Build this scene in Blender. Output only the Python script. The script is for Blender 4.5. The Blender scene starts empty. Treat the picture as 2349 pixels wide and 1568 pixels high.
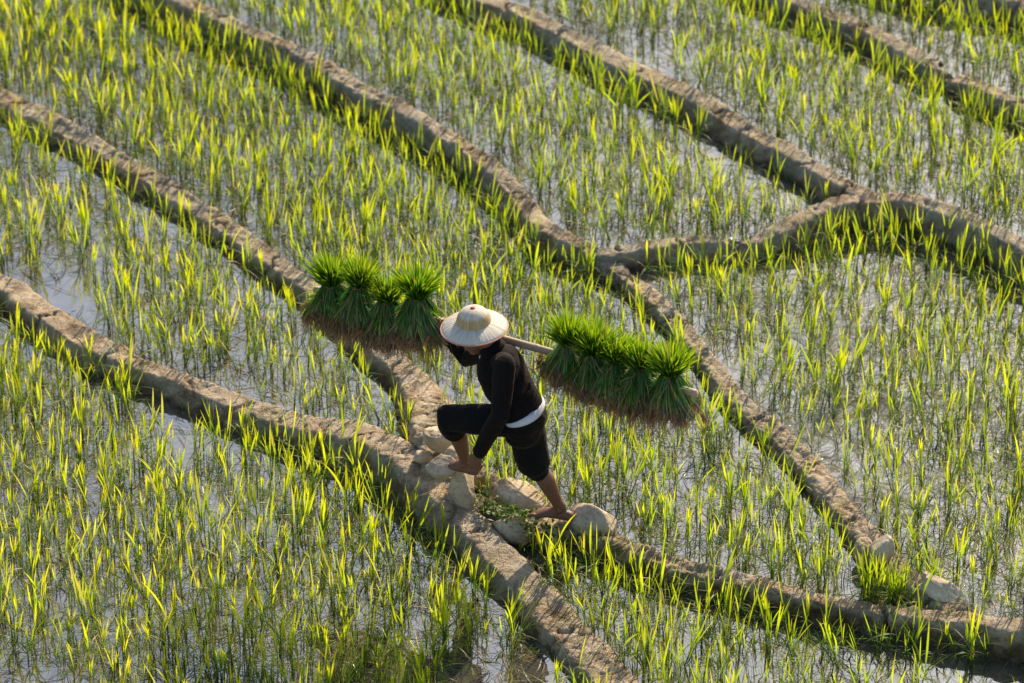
import bpy, bmesh, math, random
import numpy as np
from mathutils import Vector, Matrix, geometry

random.seed(11)
RNG = np.random.default_rng(11)
scene = bpy.context.scene
col = scene.collection

# ------------------------------------------------------------------ camera, sky, sun, exposure
PITCH = math.radians(32.0)
DIST = 28.0
FPX = 400.0 * DIST                       # focal length in units of a 2349 px wide picture
CX, CY = 1174.5, 784.0
TARGET = np.array([0.0, 0.0, 0.45])
DIR = np.array([0.0, math.cos(PITCH), -math.sin(PITCH)])
UP = np.array([0.0, math.sin(PITCH), math.cos(PITCH)])
RIGHT = np.array([1.0, 0.0, 0.0])
CAM = TARGET - DIST * DIR

cam_data = bpy.data.cameras.new('camera')
cam = bpy.data.objects.new('camera', cam_data)
col.objects.link(cam)
cam.location = CAM
cam.rotation_euler = (math.pi / 2 - PITCH, 0, 0)
cam_data.sensor_width = 36.0
cam_data.lens = FPX / 2349.0 * 36.0
cam_data.clip_start = 0.5
cam_data.clip_end = 3000.0
cam_data.dof.use_dof = True
cam_data.dof.focus_distance = 26.4
cam_data.dof.aperture_fstop = 2.0
scene.camera = cam

SUN_EL = math.radians(30.0)
SUN_AZ = math.radians(24.0)              # to the right of the direction away from the camera
world = bpy.data.worlds.new('World')
scene.world = world
world.use_nodes = True
wn = world.node_tree
sky = wn.nodes.new('ShaderNodeTexSky')
sky.sky_type = 'NISHITA'
sky.sun_disc = False
sky.sun_elevation = SUN_EL
sky.sun_rotation = SUN_AZ
sky.altitude = 900
sky.air_density = 1.2
sky.dust_density = 3.2
sky.ozone_density = 1.0
wn.nodes['Background'].inputs['Strength'].default_value = 0.125
wn.links.new(sky.outputs['Color'], wn.nodes['Background'].inputs['Color'])

sun_data = bpy.data.lights.new('sun', 'SUN')
sun_data.energy = 5.0
sun_data.angle = math.radians(0.6)
sun_data.color = (1.0, 0.84, 0.62)
sun = bpy.data.objects.new('sun', sun_data)
col.objects.link(sun)
to_sun = Vector((math.sin(SUN_AZ) * math.cos(SUN_EL), math.cos(SUN_AZ) * math.cos(SUN_EL), math.sin(SUN_EL)))
sun.rotation_euler = (-to_sun).to_track_quat('-Z', 'Y').to_euler()
sun.location = to_sun * 30

scene.view_settings.view_transform = 'Standard'
scene.view_settings.look = 'None'
scene.view_settings.exposure = 0.58
scene.view_settings.gamma = 1.0
scene.view_settings.use_curve_mapping = False
scene.cycles.use_denoising = True
scene.cycles.max_bounces = 8
scene.cycles.transmission_bounces = 4

# ------------------------------------------------------------------ helpers
def ray(x, y):
    return DIR + RIGHT * (x - CX) / FPX + UP * (CY - y) / FPX

def at_z(x, y, z):
    k = ray(x, y)
    return CAM + k * ((z - CAM[2]) / k[2])

def at_y(x, y, yy):
    k = ray(x, y)
    return CAM + k * ((yy - CAM[1]) / k[1])

def to_px(p):
    q = np.asarray(p) - CAM
    dep = q @ DIR
    return np.stack([CX + FPX * (q @ RIGHT) / dep, CY - FPX * (q @ UP) / dep], -1)

def _hash(ix, iy, iz, seed):
    h = (ix.astype(np.int64) * 374761393 + iy.astype(np.int64) * 668265263 + iz.astype(np.int64) * 2147483647 + seed * 974634777) & 0xffffffff
    h = ((h ^ (h >> 13)) * 1274126177) & 0xffffffff
    h = ((h ^ (h >> 16)) * 2246822519) & 0xffffffff
    return ((h ^ (h >> 15)) & 0xffffff) / float(0xffffff)

def vnoise(p, seed=0):
    p = np.asarray(p, float)
    i = np.floor(p)
    f = p - i
    f = f * f * f * (f * (f * 6 - 15) + 10)
    i = i.astype(np.int64)
    out = 0
    for dx in (0, 1):
        for dy in (0, 1):
            for dz in (0, 1):
                w = (f[..., 0] if dx else 1 - f[..., 0]) * (f[..., 1] if dy else 1 - f[..., 1]) * (f[..., 2] if dz else 1 - f[..., 2])
                out = out + w * _hash(i[..., 0] + dx, i[..., 1] + dy, i[..., 2] + dz, seed)
    return out * 2 - 1

def fbm(p, octv=4, seed=0, gain=0.5):
    a, s, tot = 1.0, 0, 0
    p = np.asarray(p, float)
    for o in range(octv):
        s = s + a * vnoise(p * (2.03 ** o) + 17.3 * o, seed + o)
        tot += a
        a *= gain
    return s / tot

def voronoi_edge(u, v, seed=0):
    iu, iv = np.floor(u).astype(np.int64), np.floor(v).astype(np.int64)
    z = np.zeros_like(iu)
    f1 = np.full(u.shape, 9.0)
    f2 = np.full(u.shape, 9.0)
    for du in (-1, 0, 1):
        for dv in (-1, 0, 1):
            cu = iu + du + 0.1 + 0.8 * _hash(iu + du, iv + dv, z, seed)
            cv = iv + dv + 0.1 + 0.8 * _hash(iu + du, iv + dv, z + 5, seed)
            d = np.hypot(u - cu, v - cv)
            f2 = np.where(d < f1, f1, np.minimum(f2, d))
            f1 = np.minimum(f1, d)
    return f2 - f1

def tag(o, label=None, cat=None, group=None, kind=None):
    if label: o['label'] = label
    if cat: o['category'] = cat
    if group: o['group'] = group
    if kind: o['kind'] = kind
    return o

def empty(name, loc=(0, 0, 0)):
    o = bpy.data.objects.new(name, None)
    o.location = loc
    o.empty_display_size = 0.1
    col.objects.link(o)
    return o

def link(name, me, mat=None, parent=None, smooth=True):
    o = bpy.data.objects.new(name, me)
    col.objects.link(o)
    if mat: me.materials.append(mat)
    if parent:
        o.parent = parent
        o.matrix_parent_inverse = Matrix.Translation(-Vector(parent.location))
    if smooth and len(me.polygons):
        me.polygons.foreach_set('use_smooth', np.ones(len(me.polygons), bool))
    return o

def quads_mesh(name, V, Fq, attr=None):
    """V (n,3), Fq (m,4) quads -> mesh with an optional point colour attribute 'bl'."""
    me = bpy.data.meshes.new(name)
    me.vertices.add(len(V))
    me.vertices.foreach_set('co', np.asarray(V, np.float32).ravel())
    me.loops.add(len(Fq) * 4)
    me.loops.foreach_set('vertex_index', np.asarray(Fq, np.int32).ravel())
    me.polygons.add(len(Fq))
    me.polygons.foreach_set('loop_start', np.arange(0, len(Fq) * 4, 4, dtype=np.int32))
    if attr is not None:
        a = me.attributes.new('bl', 'FLOAT_COLOR', 'POINT')
        a.data.foreach_set('color', np.asarray(attr, np.float32).ravel())
    me.update(calc_edges=True)
    me.validate()
    return me

def grid_faces(nu, nv):
    a = np.arange(nu * nv).reshape(nu, nv)
    return np.stack([a[:-1, :-1], a[1:, :-1], a[1:, 1:], a[:-1, 1:]], -1).reshape(-1, 4)

def smooth01(x):
    x = np.clip(x, 0, 1)
    return x * x * (3 - 2 * x)

def spline(pts, step):
    """Catmull-Rom through rows of pts (any number of columns, first 3 = xyz), resampled at even step."""
    P = np.asarray(pts, float)
    P = np.vstack([2 * P[0] - P[1], P, 2 * P[-1] - P[-2]])
    out = []
    for i in range(1, len(P) - 2):
        t = np.linspace(0, 1, 24, endpoint=False)[:, None]
        p0, p1, p2, p3 = P[i - 1], P[i], P[i + 1], P[i + 2]
        out.append(0.5 * ((2 * p1) + (-p0 + p2) * t + (2 * p0 - 5 * p1 + 4 * p2 - p3) * t ** 2 + (-p0 + 3 * p1 - 3 * p2 + p3) * t ** 3))
    out.append(P[-2][None])
    Q = np.vstack(out)
    s = np.r_[0, np.cumsum(np.linalg.norm(np.diff(Q[:, :3], axis=0), axis=1))]
    n = max(2, int(s[-1] / step))
    ss = np.linspace(0, s[-1], n)
    return np.stack([np.interp(ss, s, Q[:, k]) for k in range(Q.shape[1])], -1), ss

# ------------------------------------------------------------------ materials
def new_mat(name):
    m = bpy.data.materials.new(name)
    m.use_nodes = True
    nt = m.node_tree
    for n in list(nt.nodes):
        nt.nodes.remove(n)
    out = nt.nodes.new('ShaderNodeOutputMaterial')
    return m, nt, out

def N(nt, t, **kw):
    n = nt.nodes.new(t)
    for k, v in kw.items():
        if k.startswith('i_'):
            n.inputs[k[2:].replace('_', ' ')].default_value = v
        else:
            setattr(n, k, v)
    return n

def ramp(nt, fac, stops):
    r = nt.nodes.new('ShaderNodeValToRGB')
    e = r.color_ramp.elements
    while len(e) > 1:
        e.remove(e[-1])
    e[0].position, e[0].color = stops[0][0], (*stops[0][1], 1)
    for p, c in stops[1:]:
        x = e.new(p)
        x.color = (*c, 1)
    nt.links.new(fac, r.inputs['Fac'])
    return r.outputs['Color']

def mix(nt, fac, a, b, blend='MIX'):
    m = nt.nodes.new('ShaderNodeMix')
    m.data_type = 'RGBA'
    m.blend_type = blend
    for sock, v in ((m.inputs[0], fac), (m.inputs[6], a), (m.inputs[7], b)):
        if hasattr(v, 'is_linked'):
            nt.links.new(v, sock)
        elif isinstance(v, (int, float)):
            sock.default_value = v
        else:
            sock.default_value = (*v, 1)
    return m.outputs[2]

def noise_tex(nt, scale, detail=5, rough=0.55, vec=None, dist=0.0):
    n = N(nt, 'ShaderNodeTexNoise')
    n.inputs['Scale'].default_value = scale
    n.inputs['Detail'].default_value = detail
    n.inputs['Roughness'].default_value = rough
    n.inputs['Distortion'].default_value = dist
    if vec is not None:
        nt.links.new(vec, n.inputs['Vector'])
    return n.outputs['Fac']

def world_pos(nt):
    return nt.nodes.new('ShaderNodeNewGeometry').outputs['Position']

def earth_material():
    m, nt, out = new_mat('dry_mud')
    pos = world_pos(nt)
    n1 = noise_tex(nt, 2.2, 4, 0.6, pos)
    n2 = noise_tex(nt, 9.0, 6, 0.65, pos, 0.6)
    n3 = noise_tex(nt, 60.0, 5, 0.7, pos)
    c = ramp(nt, n2, [(0.30, (0.18, 0.120, 0.072)), (0.43, (0.37, 0.265, 0.165)), (0.54, (0.52, 0.400, 0.265)), (0.68, (0.66, 0.565, 0.435))])
    c = mix(nt, ramp(nt, n1, [(0.42, (0, 0, 0)), (0.62, (1, 1, 1))]), c, mix(nt, 0.55, c, (0.40, 0.37, 0.30)))
    c = mix(nt, ramp(nt, n3, [(0.35, (0.55, 0.55, 0.55)), (0.55, (0, 0, 0))]), c, mix(nt, 1.0, c, (0.62, 0.55, 0.48), 'MULTIPLY'))
    # green algae film in patches
    n4 = noise_tex(nt, 3.3, 3, 0.5, pos)
    c = mix(nt, ramp(nt, n4, [(0.60, (0, 0, 0)), (0.74, (0.4, 0.4, 0.4))]), c, (0.22, 0.22, 0.09))
    # soaked foot of the bank, from the bl attribute (1 at the lower water line)
    at = N(nt, 'ShaderNodeAttribute', attribute_name='bl')
    sep = N(nt, 'ShaderNodeSeparateColor')
    nt.links.new(at.outputs['Color'], sep.inputs[0])
    c = mix(nt, sep.outputs[0], c, mix(nt, 1.0, c, (0.40, 0.36, 0.32), 'MULTIPLY'))
    b = N(nt, 'ShaderNodeBsdfPrincipled')
    nt.links.new(c, b.inputs['Base Color'])
    b.inputs['Roughness'].default_value = 0.9
    b.inputs['Specular IOR Level'].default_value = 0.25
    v = N(nt, 'ShaderNodeTexVoronoi', feature='DISTANCE_TO_EDGE')
    v.inputs['Scale'].default_value = 17.0
    warp = N(nt, 'ShaderNodeTexNoise')
    warp.inputs['Scale'].default_value = 14.0
    nt.links.new(pos, warp.inputs['Vector'])
    vm = N(nt, 'ShaderNodeVectorMath', operation='MULTIPLY_ADD')
    nt.links.new(warp.outputs['Color'], vm.inputs[0])
    vm.inputs[1].default_value = (0.07, 0.07, 0.07)
    nt.links.new(pos, vm.inputs[2])
    nt.links.new(vm.outputs[0], v.inputs['Vector'])
    ck = ramp(nt, v.outputs['Distance'], [(0.0, (0, 0, 0)), (0.05, (1, 1, 1))])
    msk = ramp(nt, noise_tex(nt, 4.0, 2, 0.5, pos), [(0.5, (1, 1, 1)), (0.58, (0, 0, 0))])
    ck = mix(nt, msk, ck, (1, 1, 1))
    bh = mix(nt, 0.5, n3, ck, 'ADD')
    bh = mix(nt, 0.8, bh, n2, 'ADD')
    bp = N(nt, 'ShaderNodeBump')
    bp.inputs['Strength'].default_value = 0.9
    bp.inputs['Distance'].default_value = 0.022
    nt.links.new(bh, bp.inputs['Height'])
    nt.links.new(bp.outputs[0], b.inputs['Normal'])
    nt.links.new(b.outputs[0], out.inputs[0])
    return m

def rock_material(name, tone=(1, 1, 1), seed=0.0):
    m, nt, out = new_mat(name)
    g = N(nt, 'ShaderNodeTexCoord').outputs['Object']
    mp = N(nt, 'ShaderNodeMapping')
    nt.links.new(g, mp.inputs[0])
    mp.inputs['Location'].default_value = (seed, seed * 1.7, 0)
    pos = mp.outputs[0]
    n1 = noise_tex(nt, 7.0, 6, 0.65, pos)
    n2 = noise_tex(nt, 45.0, 6, 0.7, pos)
    n3 = noise_tex(nt, 3.0, 3, 0.5, pos)
    c = ramp(nt, n1, [(0.3, (0.24, 0.18, 0.125)), (0.48, (0.44, 0.36, 0.265)), (0.66, (0.57, 0.49, 0.385)), (0.8, (0.66, 0.61, 0.53))])
    c = mix(nt, ramp(nt, n2, [(0.3, (1, 1, 1)), (0.48, (0, 0, 0))]), c, mix(nt, 1.0, c, (0.50, 0.45, 0.40), 'MULTIPLY'))
    c = mix(nt, ramp(nt, n3, [(0.5, (0, 0, 0)), (0.7, (0.6, 0.6, 0.6))]), c, (0.36, 0.25, 0.15))
    c = mix(nt, 1.0, c, tone, 'MULTIPLY')
    b = N(nt, 'ShaderNodeBsdfPrincipled')
    nt.links.new(c, b.inputs['Base Color'])
    b.inputs['Roughness'].default_value = 0.85
    b.inputs['Specular IOR Level'].default_value = 0.3
    bp = N(nt, 'ShaderNodeBump')
    bp.inputs['Strength'].default_value = 0.8
    bp.inputs['Distance'].default_value = 0.008
    nt.links.new(mix(nt, 0.6, n2, n1, 'ADD'), bp.inputs['Height'])
    nt.links.new(bp.outputs[0], b.inputs['Normal'])
    nt.links.new(b.outputs[0], out.inputs[0])
    return m

def water_material(name, mud=(0.085, 0.076, 0.062), gloss=0.255, silt=0.5, wave=1.0):
    """Shallow muddy paddy water: a sky-reflecting skin over turbid silt, with soft mud showing through in places."""
    m, nt, out = new_mat(name)
    pos = world_pos(nt)
    n1 = noise_tex(nt, 1.6, 4, 0.6, pos)
    n2 = noise_tex(nt, 14.0, 5, 0.65, pos, 0.8)
    c = mix(nt, ramp(nt, n1, [(0.35, (0, 0, 0)), (0.65, (1, 1, 1))]), tuple(0.8 * x for x in mud), tuple(1.15 * x for x in mud))
    d = N(nt, 'ShaderNodeBsdfDiffuse')
    nt.links.new(c, d.inputs['Color'])
    g = N(nt, 'ShaderNodeBsdfGlossy')
    g.inputs['Color'].default_value = (0.96, 0.98, 1.0, 1)
    g.inputs['Roughness'].default_value = 0.025
    # emergent soft mud: rough bumpy wet patches
    emer = ramp(nt, mix(nt, 0.5, n1, n2, 'MIX'), [(silt, (0, 0, 0)), (silt + 0.09, (1, 1, 1))])
    bp = N(nt, 'ShaderNodeBump')
    bp.inputs['Strength'].default_value = 1.0
    bp.inputs['Distance'].default_value = 0.004 * wave
    big = noise_tex(nt, 6.0, 2, 0.5, pos)
    nt.links.new(big, bp.inputs['Height'])
    bp2 = N(nt, 'ShaderNodeBump')
    bp2.inputs['Distance'].default_value = 0.006
    nt.links.new(emer, bp2.inputs['Strength'])
    nt.links.new(noise_tex(nt, 38.0, 5, 0.65, pos), bp2.inputs['Height'])
    nt.links.new(bp.outputs[0], bp2.inputs['Normal'])
    for s in (d, g):
        nt.links.new(bp2.outputs[0], s.inputs['Normal'])
    lw = N(nt, 'ShaderNodeFresnel')
    lw.inputs['IOR'].default_value = 1.33
    ad = N(nt, 'ShaderNodeMath', operation='ADD')
    nt.links.new(lw.outputs[0], ad.inputs[0])
    ad.inputs[1].default_value = gloss
    sub = N(nt, 'ShaderNodeMath', operation='MULTIPLY')
    nt.links.new(mix(nt, emer, (1, 1, 1), (0.45, 0.45, 0.45)), sub.inputs[0])
    nt.links.new(ad.outputs[0], sub.inputs[1])
    ms = N(nt, 'ShaderNodeMixShader')
    nt.links.new(sub.outputs[0], ms.inputs[0])
    nt.links.new(d.outputs[0], ms.inputs[1])
    nt.links.new(g.outputs[0], ms.inputs[2])
    nt.links.new(ms.outputs[0], out.inputs[0])
    return m

def leaf_material(name, stops, trans, dry=(0.42, 0.30, 0.14), tfac=0.55, rough=0.45, spec=0.3, rvar=0.5):
    """Thin blade lit through from behind. bl.r = place along the blade, bl.g = random per blade, bl.b = dryness."""
    m, nt, out = new_mat(name)
    at = N(nt, 'ShaderNodeAttribute', attribute_name='bl')
    sep = N(nt, 'ShaderNodeSeparateColor')
    nt.links.new(at.outputs['Color'], sep.inputs[0])
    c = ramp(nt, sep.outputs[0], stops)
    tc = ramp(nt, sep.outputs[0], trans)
    var = ramp(nt, sep.outputs[1], [(0.0, (1 - rvar, 1 - 0.7 * rvar, 0.8)), (0.5, (1, 1, 1)), (1.0, (1 + 0.85 * rvar, 1 + 0.22 * rvar, 0.7))])
    c = mix(nt, 1.0, c, var, 'MULTIPLY')
    tc = mix(nt, 1.0, tc, var, 'MULTIPLY')
    c = mix(nt, sep.outputs[2], c, dry)
    tc = mix(nt, sep.outputs[2], tc, dry)
    b = N(nt, 'ShaderNodeBsdfPrincipled')
    nt.links.new(c, b.inputs['Base Color'])
    b.inputs['Roughness'].default_value = rough
    b.inputs['Specular IOR Level'].default_value = spec
    t = N(nt, 'ShaderNodeBsdfTranslucent')
    nt.links.new(tc, t.inputs['Color'])
    ms = N(nt, 'ShaderNodeMixShader')
    ms.inputs[0].default_value = tfac
    nt.links.new(b.outputs[0], ms.inputs[1])
    nt.links.new(t.outputs[0], ms.inputs[2])
    nt.links.new(ms.outputs[0], out.inputs[0])
    return m

def cloth_material(name, base, rough=0.9, weave=900.0, bump=0.002, fold=0.004):
    m, nt, out = new_mat(name)
    pos = N(nt, 'ShaderNodeTexCoord').outputs['Object']
    n1 = noise_tex(nt, 9.0, 4, 0.6, pos, 0.4)
    n2 = noise_tex(nt, weave * 0.3, 2, 0.5, pos)
    c = mix(nt, n1, tuple(0.75 * x for x in base), tuple(1.3 * x for x in base))
    b = N(nt, 'ShaderNodeBsdfPrincipled')
    nt.links.new(c, b.inputs['Base Color'])
    b.inputs['Roughness'].default_value = rough
    b.inputs['Specular IOR Level'].default_value = 0.15
    b.inputs['Sheen Weight'].default_value = 0.06
    b.inputs['Sheen Roughness'].default_value = 0.4
    b.inputs['Sheen Tint'].default_value = (0.9, 0.6, 0.45, 1)
    bp = N(nt, 'ShaderNodeBump')
    bp.inputs['Distance'].default_value = bump
    nt.links.new(n2, bp.inputs['Height'])
    bp2 = N(nt, 'ShaderNodeBump')
    bp2.inputs['Distance'].default_value = fold
    nt.links.new(noise_tex(nt, 22.0, 3, 0.5, pos, 1.5), bp2.inputs['Height'])
    nt.links.new(bp.outputs[0], bp2.inputs['Normal'])
    nt.links.new(bp2.outputs[0], b.inputs['Normal'])
    nt.links.new(b.outputs[0], out.inputs[0])
    return m

def simple_material(name, base, rough=0.6, var=0.25, scale=30.0, spec=0.4, bump=0.0, stretch=None):
    m, nt, out = new_mat(name)
    pos = N(nt, 'ShaderNodeTexCoord').outputs['Object']
    if stretch:
        mp = N(nt, 'ShaderNodeMapping')
        mp.inputs['Scale'].default_value = stretch
        nt.links.new(pos, mp.inputs[0])
        pos = mp.outputs[0]
    n1 = noise_tex(nt, scale, 5, 0.6, pos)
    c = mix(nt, n1, tuple((1 - var) * x for x in base), tuple((1 + var) * x for x in base))
    b = N(nt, 'ShaderNodeBsdfPrincipled')
    nt.links.new(c, b.inputs['Base Color'])
    b.inputs['Roughness'].default_value = rough
    b.inputs['Specular IOR Level'].default_value = spec
    if bump:
        bp = N(nt, 'ShaderNodeBump')
        bp.inputs['Distance'].default_value = bump
        nt.links.new(n1, bp.inputs['Height'])
        nt.links.new(bp.outputs[0], b.inputs['Normal'])
    nt.links.new(b.outputs[0], out.inputs[0])
    return m

def skin_material():
    m, nt, out = new_mat('skin')
    pos = N(nt, 'ShaderNodeTexCoord').outputs['Object']
    n1 = noise_tex(nt, 12.0, 4, 0.6, pos)
    n2 = noise_tex(nt, 160.0, 3, 0.6, pos)
    c = mix(nt, n1, (0.140, 0.057, 0.029), (0.215, 0.093, 0.050))
    b = N(nt, 'ShaderNodeBsdfPrincipled')
    nt.links.new(c, b.inputs['Base Color'])
    b.inputs['Roughness'].default_value = 0.55
    b.inputs['Subsurface Weight'].default_value = 0.12
    b.inputs['Subsurface Radius'].default_value = (0.02, 0.008, 0.004)
    b.inputs['Subsurface Scale'].default_value = 0.4
    bp = N(nt, 'ShaderNodeBump')
    bp.inputs['Distance'].default_value = 0.0015
    nt.links.new(n2, bp.inputs['Height'])
    nt.links.new(bp.outputs[0], b.inputs['Normal'])
    nt.links.new(b.outputs[0], out.inputs[0])
    return m

M_EARTH = earth_material()
M_WATER = water_material('paddy_water', silt=0.66)
M_WATER_SILT = water_material('silty_paddy_water', mud=(0.12, 0.105, 0.085), silt=0.50, wave=1.4)
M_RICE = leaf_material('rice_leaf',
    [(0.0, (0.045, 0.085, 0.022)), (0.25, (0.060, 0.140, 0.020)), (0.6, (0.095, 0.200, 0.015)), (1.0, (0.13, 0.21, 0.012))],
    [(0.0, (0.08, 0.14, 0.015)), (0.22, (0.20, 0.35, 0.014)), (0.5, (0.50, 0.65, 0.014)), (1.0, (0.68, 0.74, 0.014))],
    tfac=0.55)
M_BUNDLE = leaf_material('seedling_leaf',
    [(0.0, (0.020, 0.060, 0.014)), (0.5, (0.036, 0.115, 0.014)), (1.0, (0.08, 0.19, 0.014))],
    [(0.0, (0.02, 0.07, 0.008)), (0.5, (0.11, 0.31, 0.01)), (1.0, (0.44, 0.62, 0.012))], tfac=0.5)
M_STEM = leaf_material('seedling_stem',
    [(0.0, (0.08, 0.19, 0.05)), (0.5, (0.15, 0.29, 0.09)), (1.0, (0.34, 0.42, 0.21))],
    [(0.0, (0.03, 0.14, 0.01)), (1.0, (0.10, 0.22, 0.04))], tfac=0.3, rvar=0.6)
M_ROOT = leaf_material('seedling_root',
    [(0.0, (0.27, 0.165, 0.095)), (1.0, (0.46, 0.275, 0.14))],
    [(0.0, (0.24, 0.14, 0.07)), (1.0, (0.55, 0.32, 0.12))], dry=(0.17, 0.110, 0.07), tfac=0.18, rvar=0.7)
M_WEED = leaf_material('weed_leaf',
    [(0.0, (0.03, 0.09, 0.012)), (1.0, (0.10, 0.20, 0.02))],
    [(0.0, (0.06, 0.16, 0.01)), (1.0, (0.40, 0.55, 0.02))], tfac=0.45)
M_STRAW = leaf_material('straw_litter',
    [(0.0, (0.12, 0.09, 0.05)), (1.0, (0.22, 0.17, 0.09))],
    [(0.0, (0.2, 0.14, 0.06)), (1.0, (0.4, 0.3, 0.12))], dry=(0.06, 0.08, 0.02), tfac=0.3, rvar=0.8)
M_ROCK = rock_material('pale_river_stone', (1.15, 1.11, 1.04), 0.0)
M_ROCK_B = rock_material('brown_field_stone', (1.08, 1.0, 0.90), 4.0)
M_ROCK_C = rock_material('grey_field_stone', (1.25, 1.25, 1.24), 9.0)
M_SKIN = skin_material()
M_BLACK = cloth_material('black_cotton', (0.0085, 0.0065, 0.0065))
M_BLACK2 = cloth_material('black_trouser_cotton', (0.0065, 0.0062, 0.0068))
M_WHITE = cloth_material('white_cotton', (0.62, 0.63, 0.70))
M_HAIR = simple_material('black_hair', (0.012, 0.010, 0.009), 0.5, 0.4, 120)
M_BAMBOO = simple_material('bamboo', (0.42, 0.30, 0.19), 0.5, 0.35, 14, 0.4, 0.001, (1, 1, 1))
M_BAMBOO_CUT = simple_material('cut_bamboo', (0.55, 0.45, 0.32), 0.7, 0.3, 40)
M_TIE = simple_material('rice_straw_tie', (0.26, 0.13, 0.055), 0.8, 0.4, 90)

# ------------------------------------------------------------------ terraces
Z0, Z1, Z2, Z3, Z4B, Z4, Z5, Z6, Z7 = 0.0, 0.03, 0.07, 0.115, 0.150, 0.23, 0.31, 0.38, 0.47

def line(rows):
    """rows of (px, py, top z) -> rows of world x, y, z."""
    return np.array([at_z(r[0], r[1] - 7, r[2]) for r in rows])

# tops of the earth banks: picture position of the ridge, height above datum
B1 = line([(-900, 330, .125), (-450, 470, .125), (-20, 640, .125), (60, 692, .125), (150, 750, .125), (300, 832, .125), (420, 878, .125), (560, 930, .125), (690, 972, .14), (800, 988, .17), (880, 1016, .20),
           (950, 1074, .21), (1000, 1121, .20), (1055, 1176, .17), (1120, 1250, .14), (1185, 1325, .115), (1270, 1410, .10), (1350, 1490, .095), (1430, 1580, .095), (1580, 1760, .095), (1760, 1960, .095)])
B2 = line([(-900, -150, .165), (-400, 30, .165), (-10, 215, .165), (100, 268, .165), (220, 336, .165), (330, 405, .165), (430, 468, .165), (540, 540, .165), (630, 603, .165), (700, 655, .165),
           (820, 755, .17), (915, 830, .18), (960, 890, .20), (980, 950, .22), (995, 1010, .25), (1005, 1060, .25), (1000, 1121, .20)])
B3 = line([(-300, -400, .28), (150, -140, .28), (400, 0, .28), (470, 32, .28), (560, 72, .28), (680, 122, .28), (800, 190, .28), (900, 242, .28), (1000, 300, .28), (1080, 352, .28), (1145, 400, .275), (1195, 465, .27),
           (1245, 525, .26), (1350, 578, .24), (1430, 634, .21), (1510, 702, .198), (1580, 772, .198), (1640, 845, .198), (1700, 922, .198), (1780, 996, .198), (1850, 1066, .198), (1910, 1136, .198),
           (1960, 1198, .198), (2010, 1262, .198), (2080, 1325, .198), (2150, 1375, .198), (2210, 1424, .19)])
B4 = line([(500, -330, .36), (880, -120, .36), (1090, -5, .36), (1200, 32, .36), (1300, 82, .36), (1420, 142, .36), (1530, 193, .36), (1640, 252, .36), (1720, 304, .36), (1800, 347, .36), (1880, 396, .36), (1950, 435, .36), (2020, 460, .35)])
B4C = line([(1350, 578, .235), (1400, 580, .265), (1500, 567, .275), (1600, 551, .28), (1652, 556, .27), (1672, 562, .224), (1700, 563, .224), (1722, 556, .27), (1750, 545, .28), (1820, 512, .31), (1900, 478, .335), (1960, 463, .35),
           (2020, 460, .35), (2080, 460, .355), (2150, 477, .355), (2230, 508, .355), (2300, 543, .355), (2360, 574, .355), (2600, 700, .355), (3000, 900, .355)])
B5 = line([(1300, -250, .43), (1650, -80, .43), (1800, -8, .43), (1900, 34, .43), (2000, 76, .43), (2090, 124, .43), (2145, 156, .425), (2166, 170, .375), (2182, 181, .375), (2202, 190, .425), (2255, 206, .43), (2360, 252, .43), (2600, 360, .43), (3000, 560, .43)])
B7 = line([(1900, -110, .53), (2080, -45, .53), (2180, -24, .53), (2260, -8, .53), (2360, 14, .53), (2700, 150, .53), (3000, 250, .53)])
B6 = line([(1000, 1121, .20), (1050, 1130, .21), (1100, 1148, .16), (1150, 1174, .14), (1240, 1204, .145), (1330, 1220, .155), (1400, 1242, .165), (1500, 1282, .165), (1600, 1312, .165), (1700, 1335, .165), (1800, 1362, .165), (1900, 1388, .17), (2000, 1402, .172),
           (2100, 1414, .178), (2210, 1424, .19), (2300, 1438, .195), (2360, 1450, .195), (2600, 1520, .195), (2900, 1630, .195)])

# name, ridge, lower water z along it, half width, roughness (lumps), crack frequency, crumble
BANKS = [
    ('near_earth_bank', B1, Z0, 0.082, 0.9, 1.7, 0.2, 1),
    ('second_earth_bank', B2, Z2, 0.076, 1.1, 1.3, 0.5, 2),
    ('third_earth_bank', B3, Z3, 0.066, 0.9, 1.8, 0.8, 3),
    ('fourth_earth_bank', B4, Z4, 0.077, 0.7, 2.4, 0.2, 4),
    ('curved_earth_bank', B4C, Z4B, 0.062, 0.8, 1.2, 0.4, 6),
    ('fifth_earth_bank', B5, Z5, 0.072, 0.8, 2.0, 0.3, 7),
    ('top_earth_bank', B7, Z6, 0.08, 0.8, 1.5, 0.3, 9),
    ('front_earth_bank', B6, Z1, 0.058, 1.3, 1.4, 0.9, 10),
]

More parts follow.
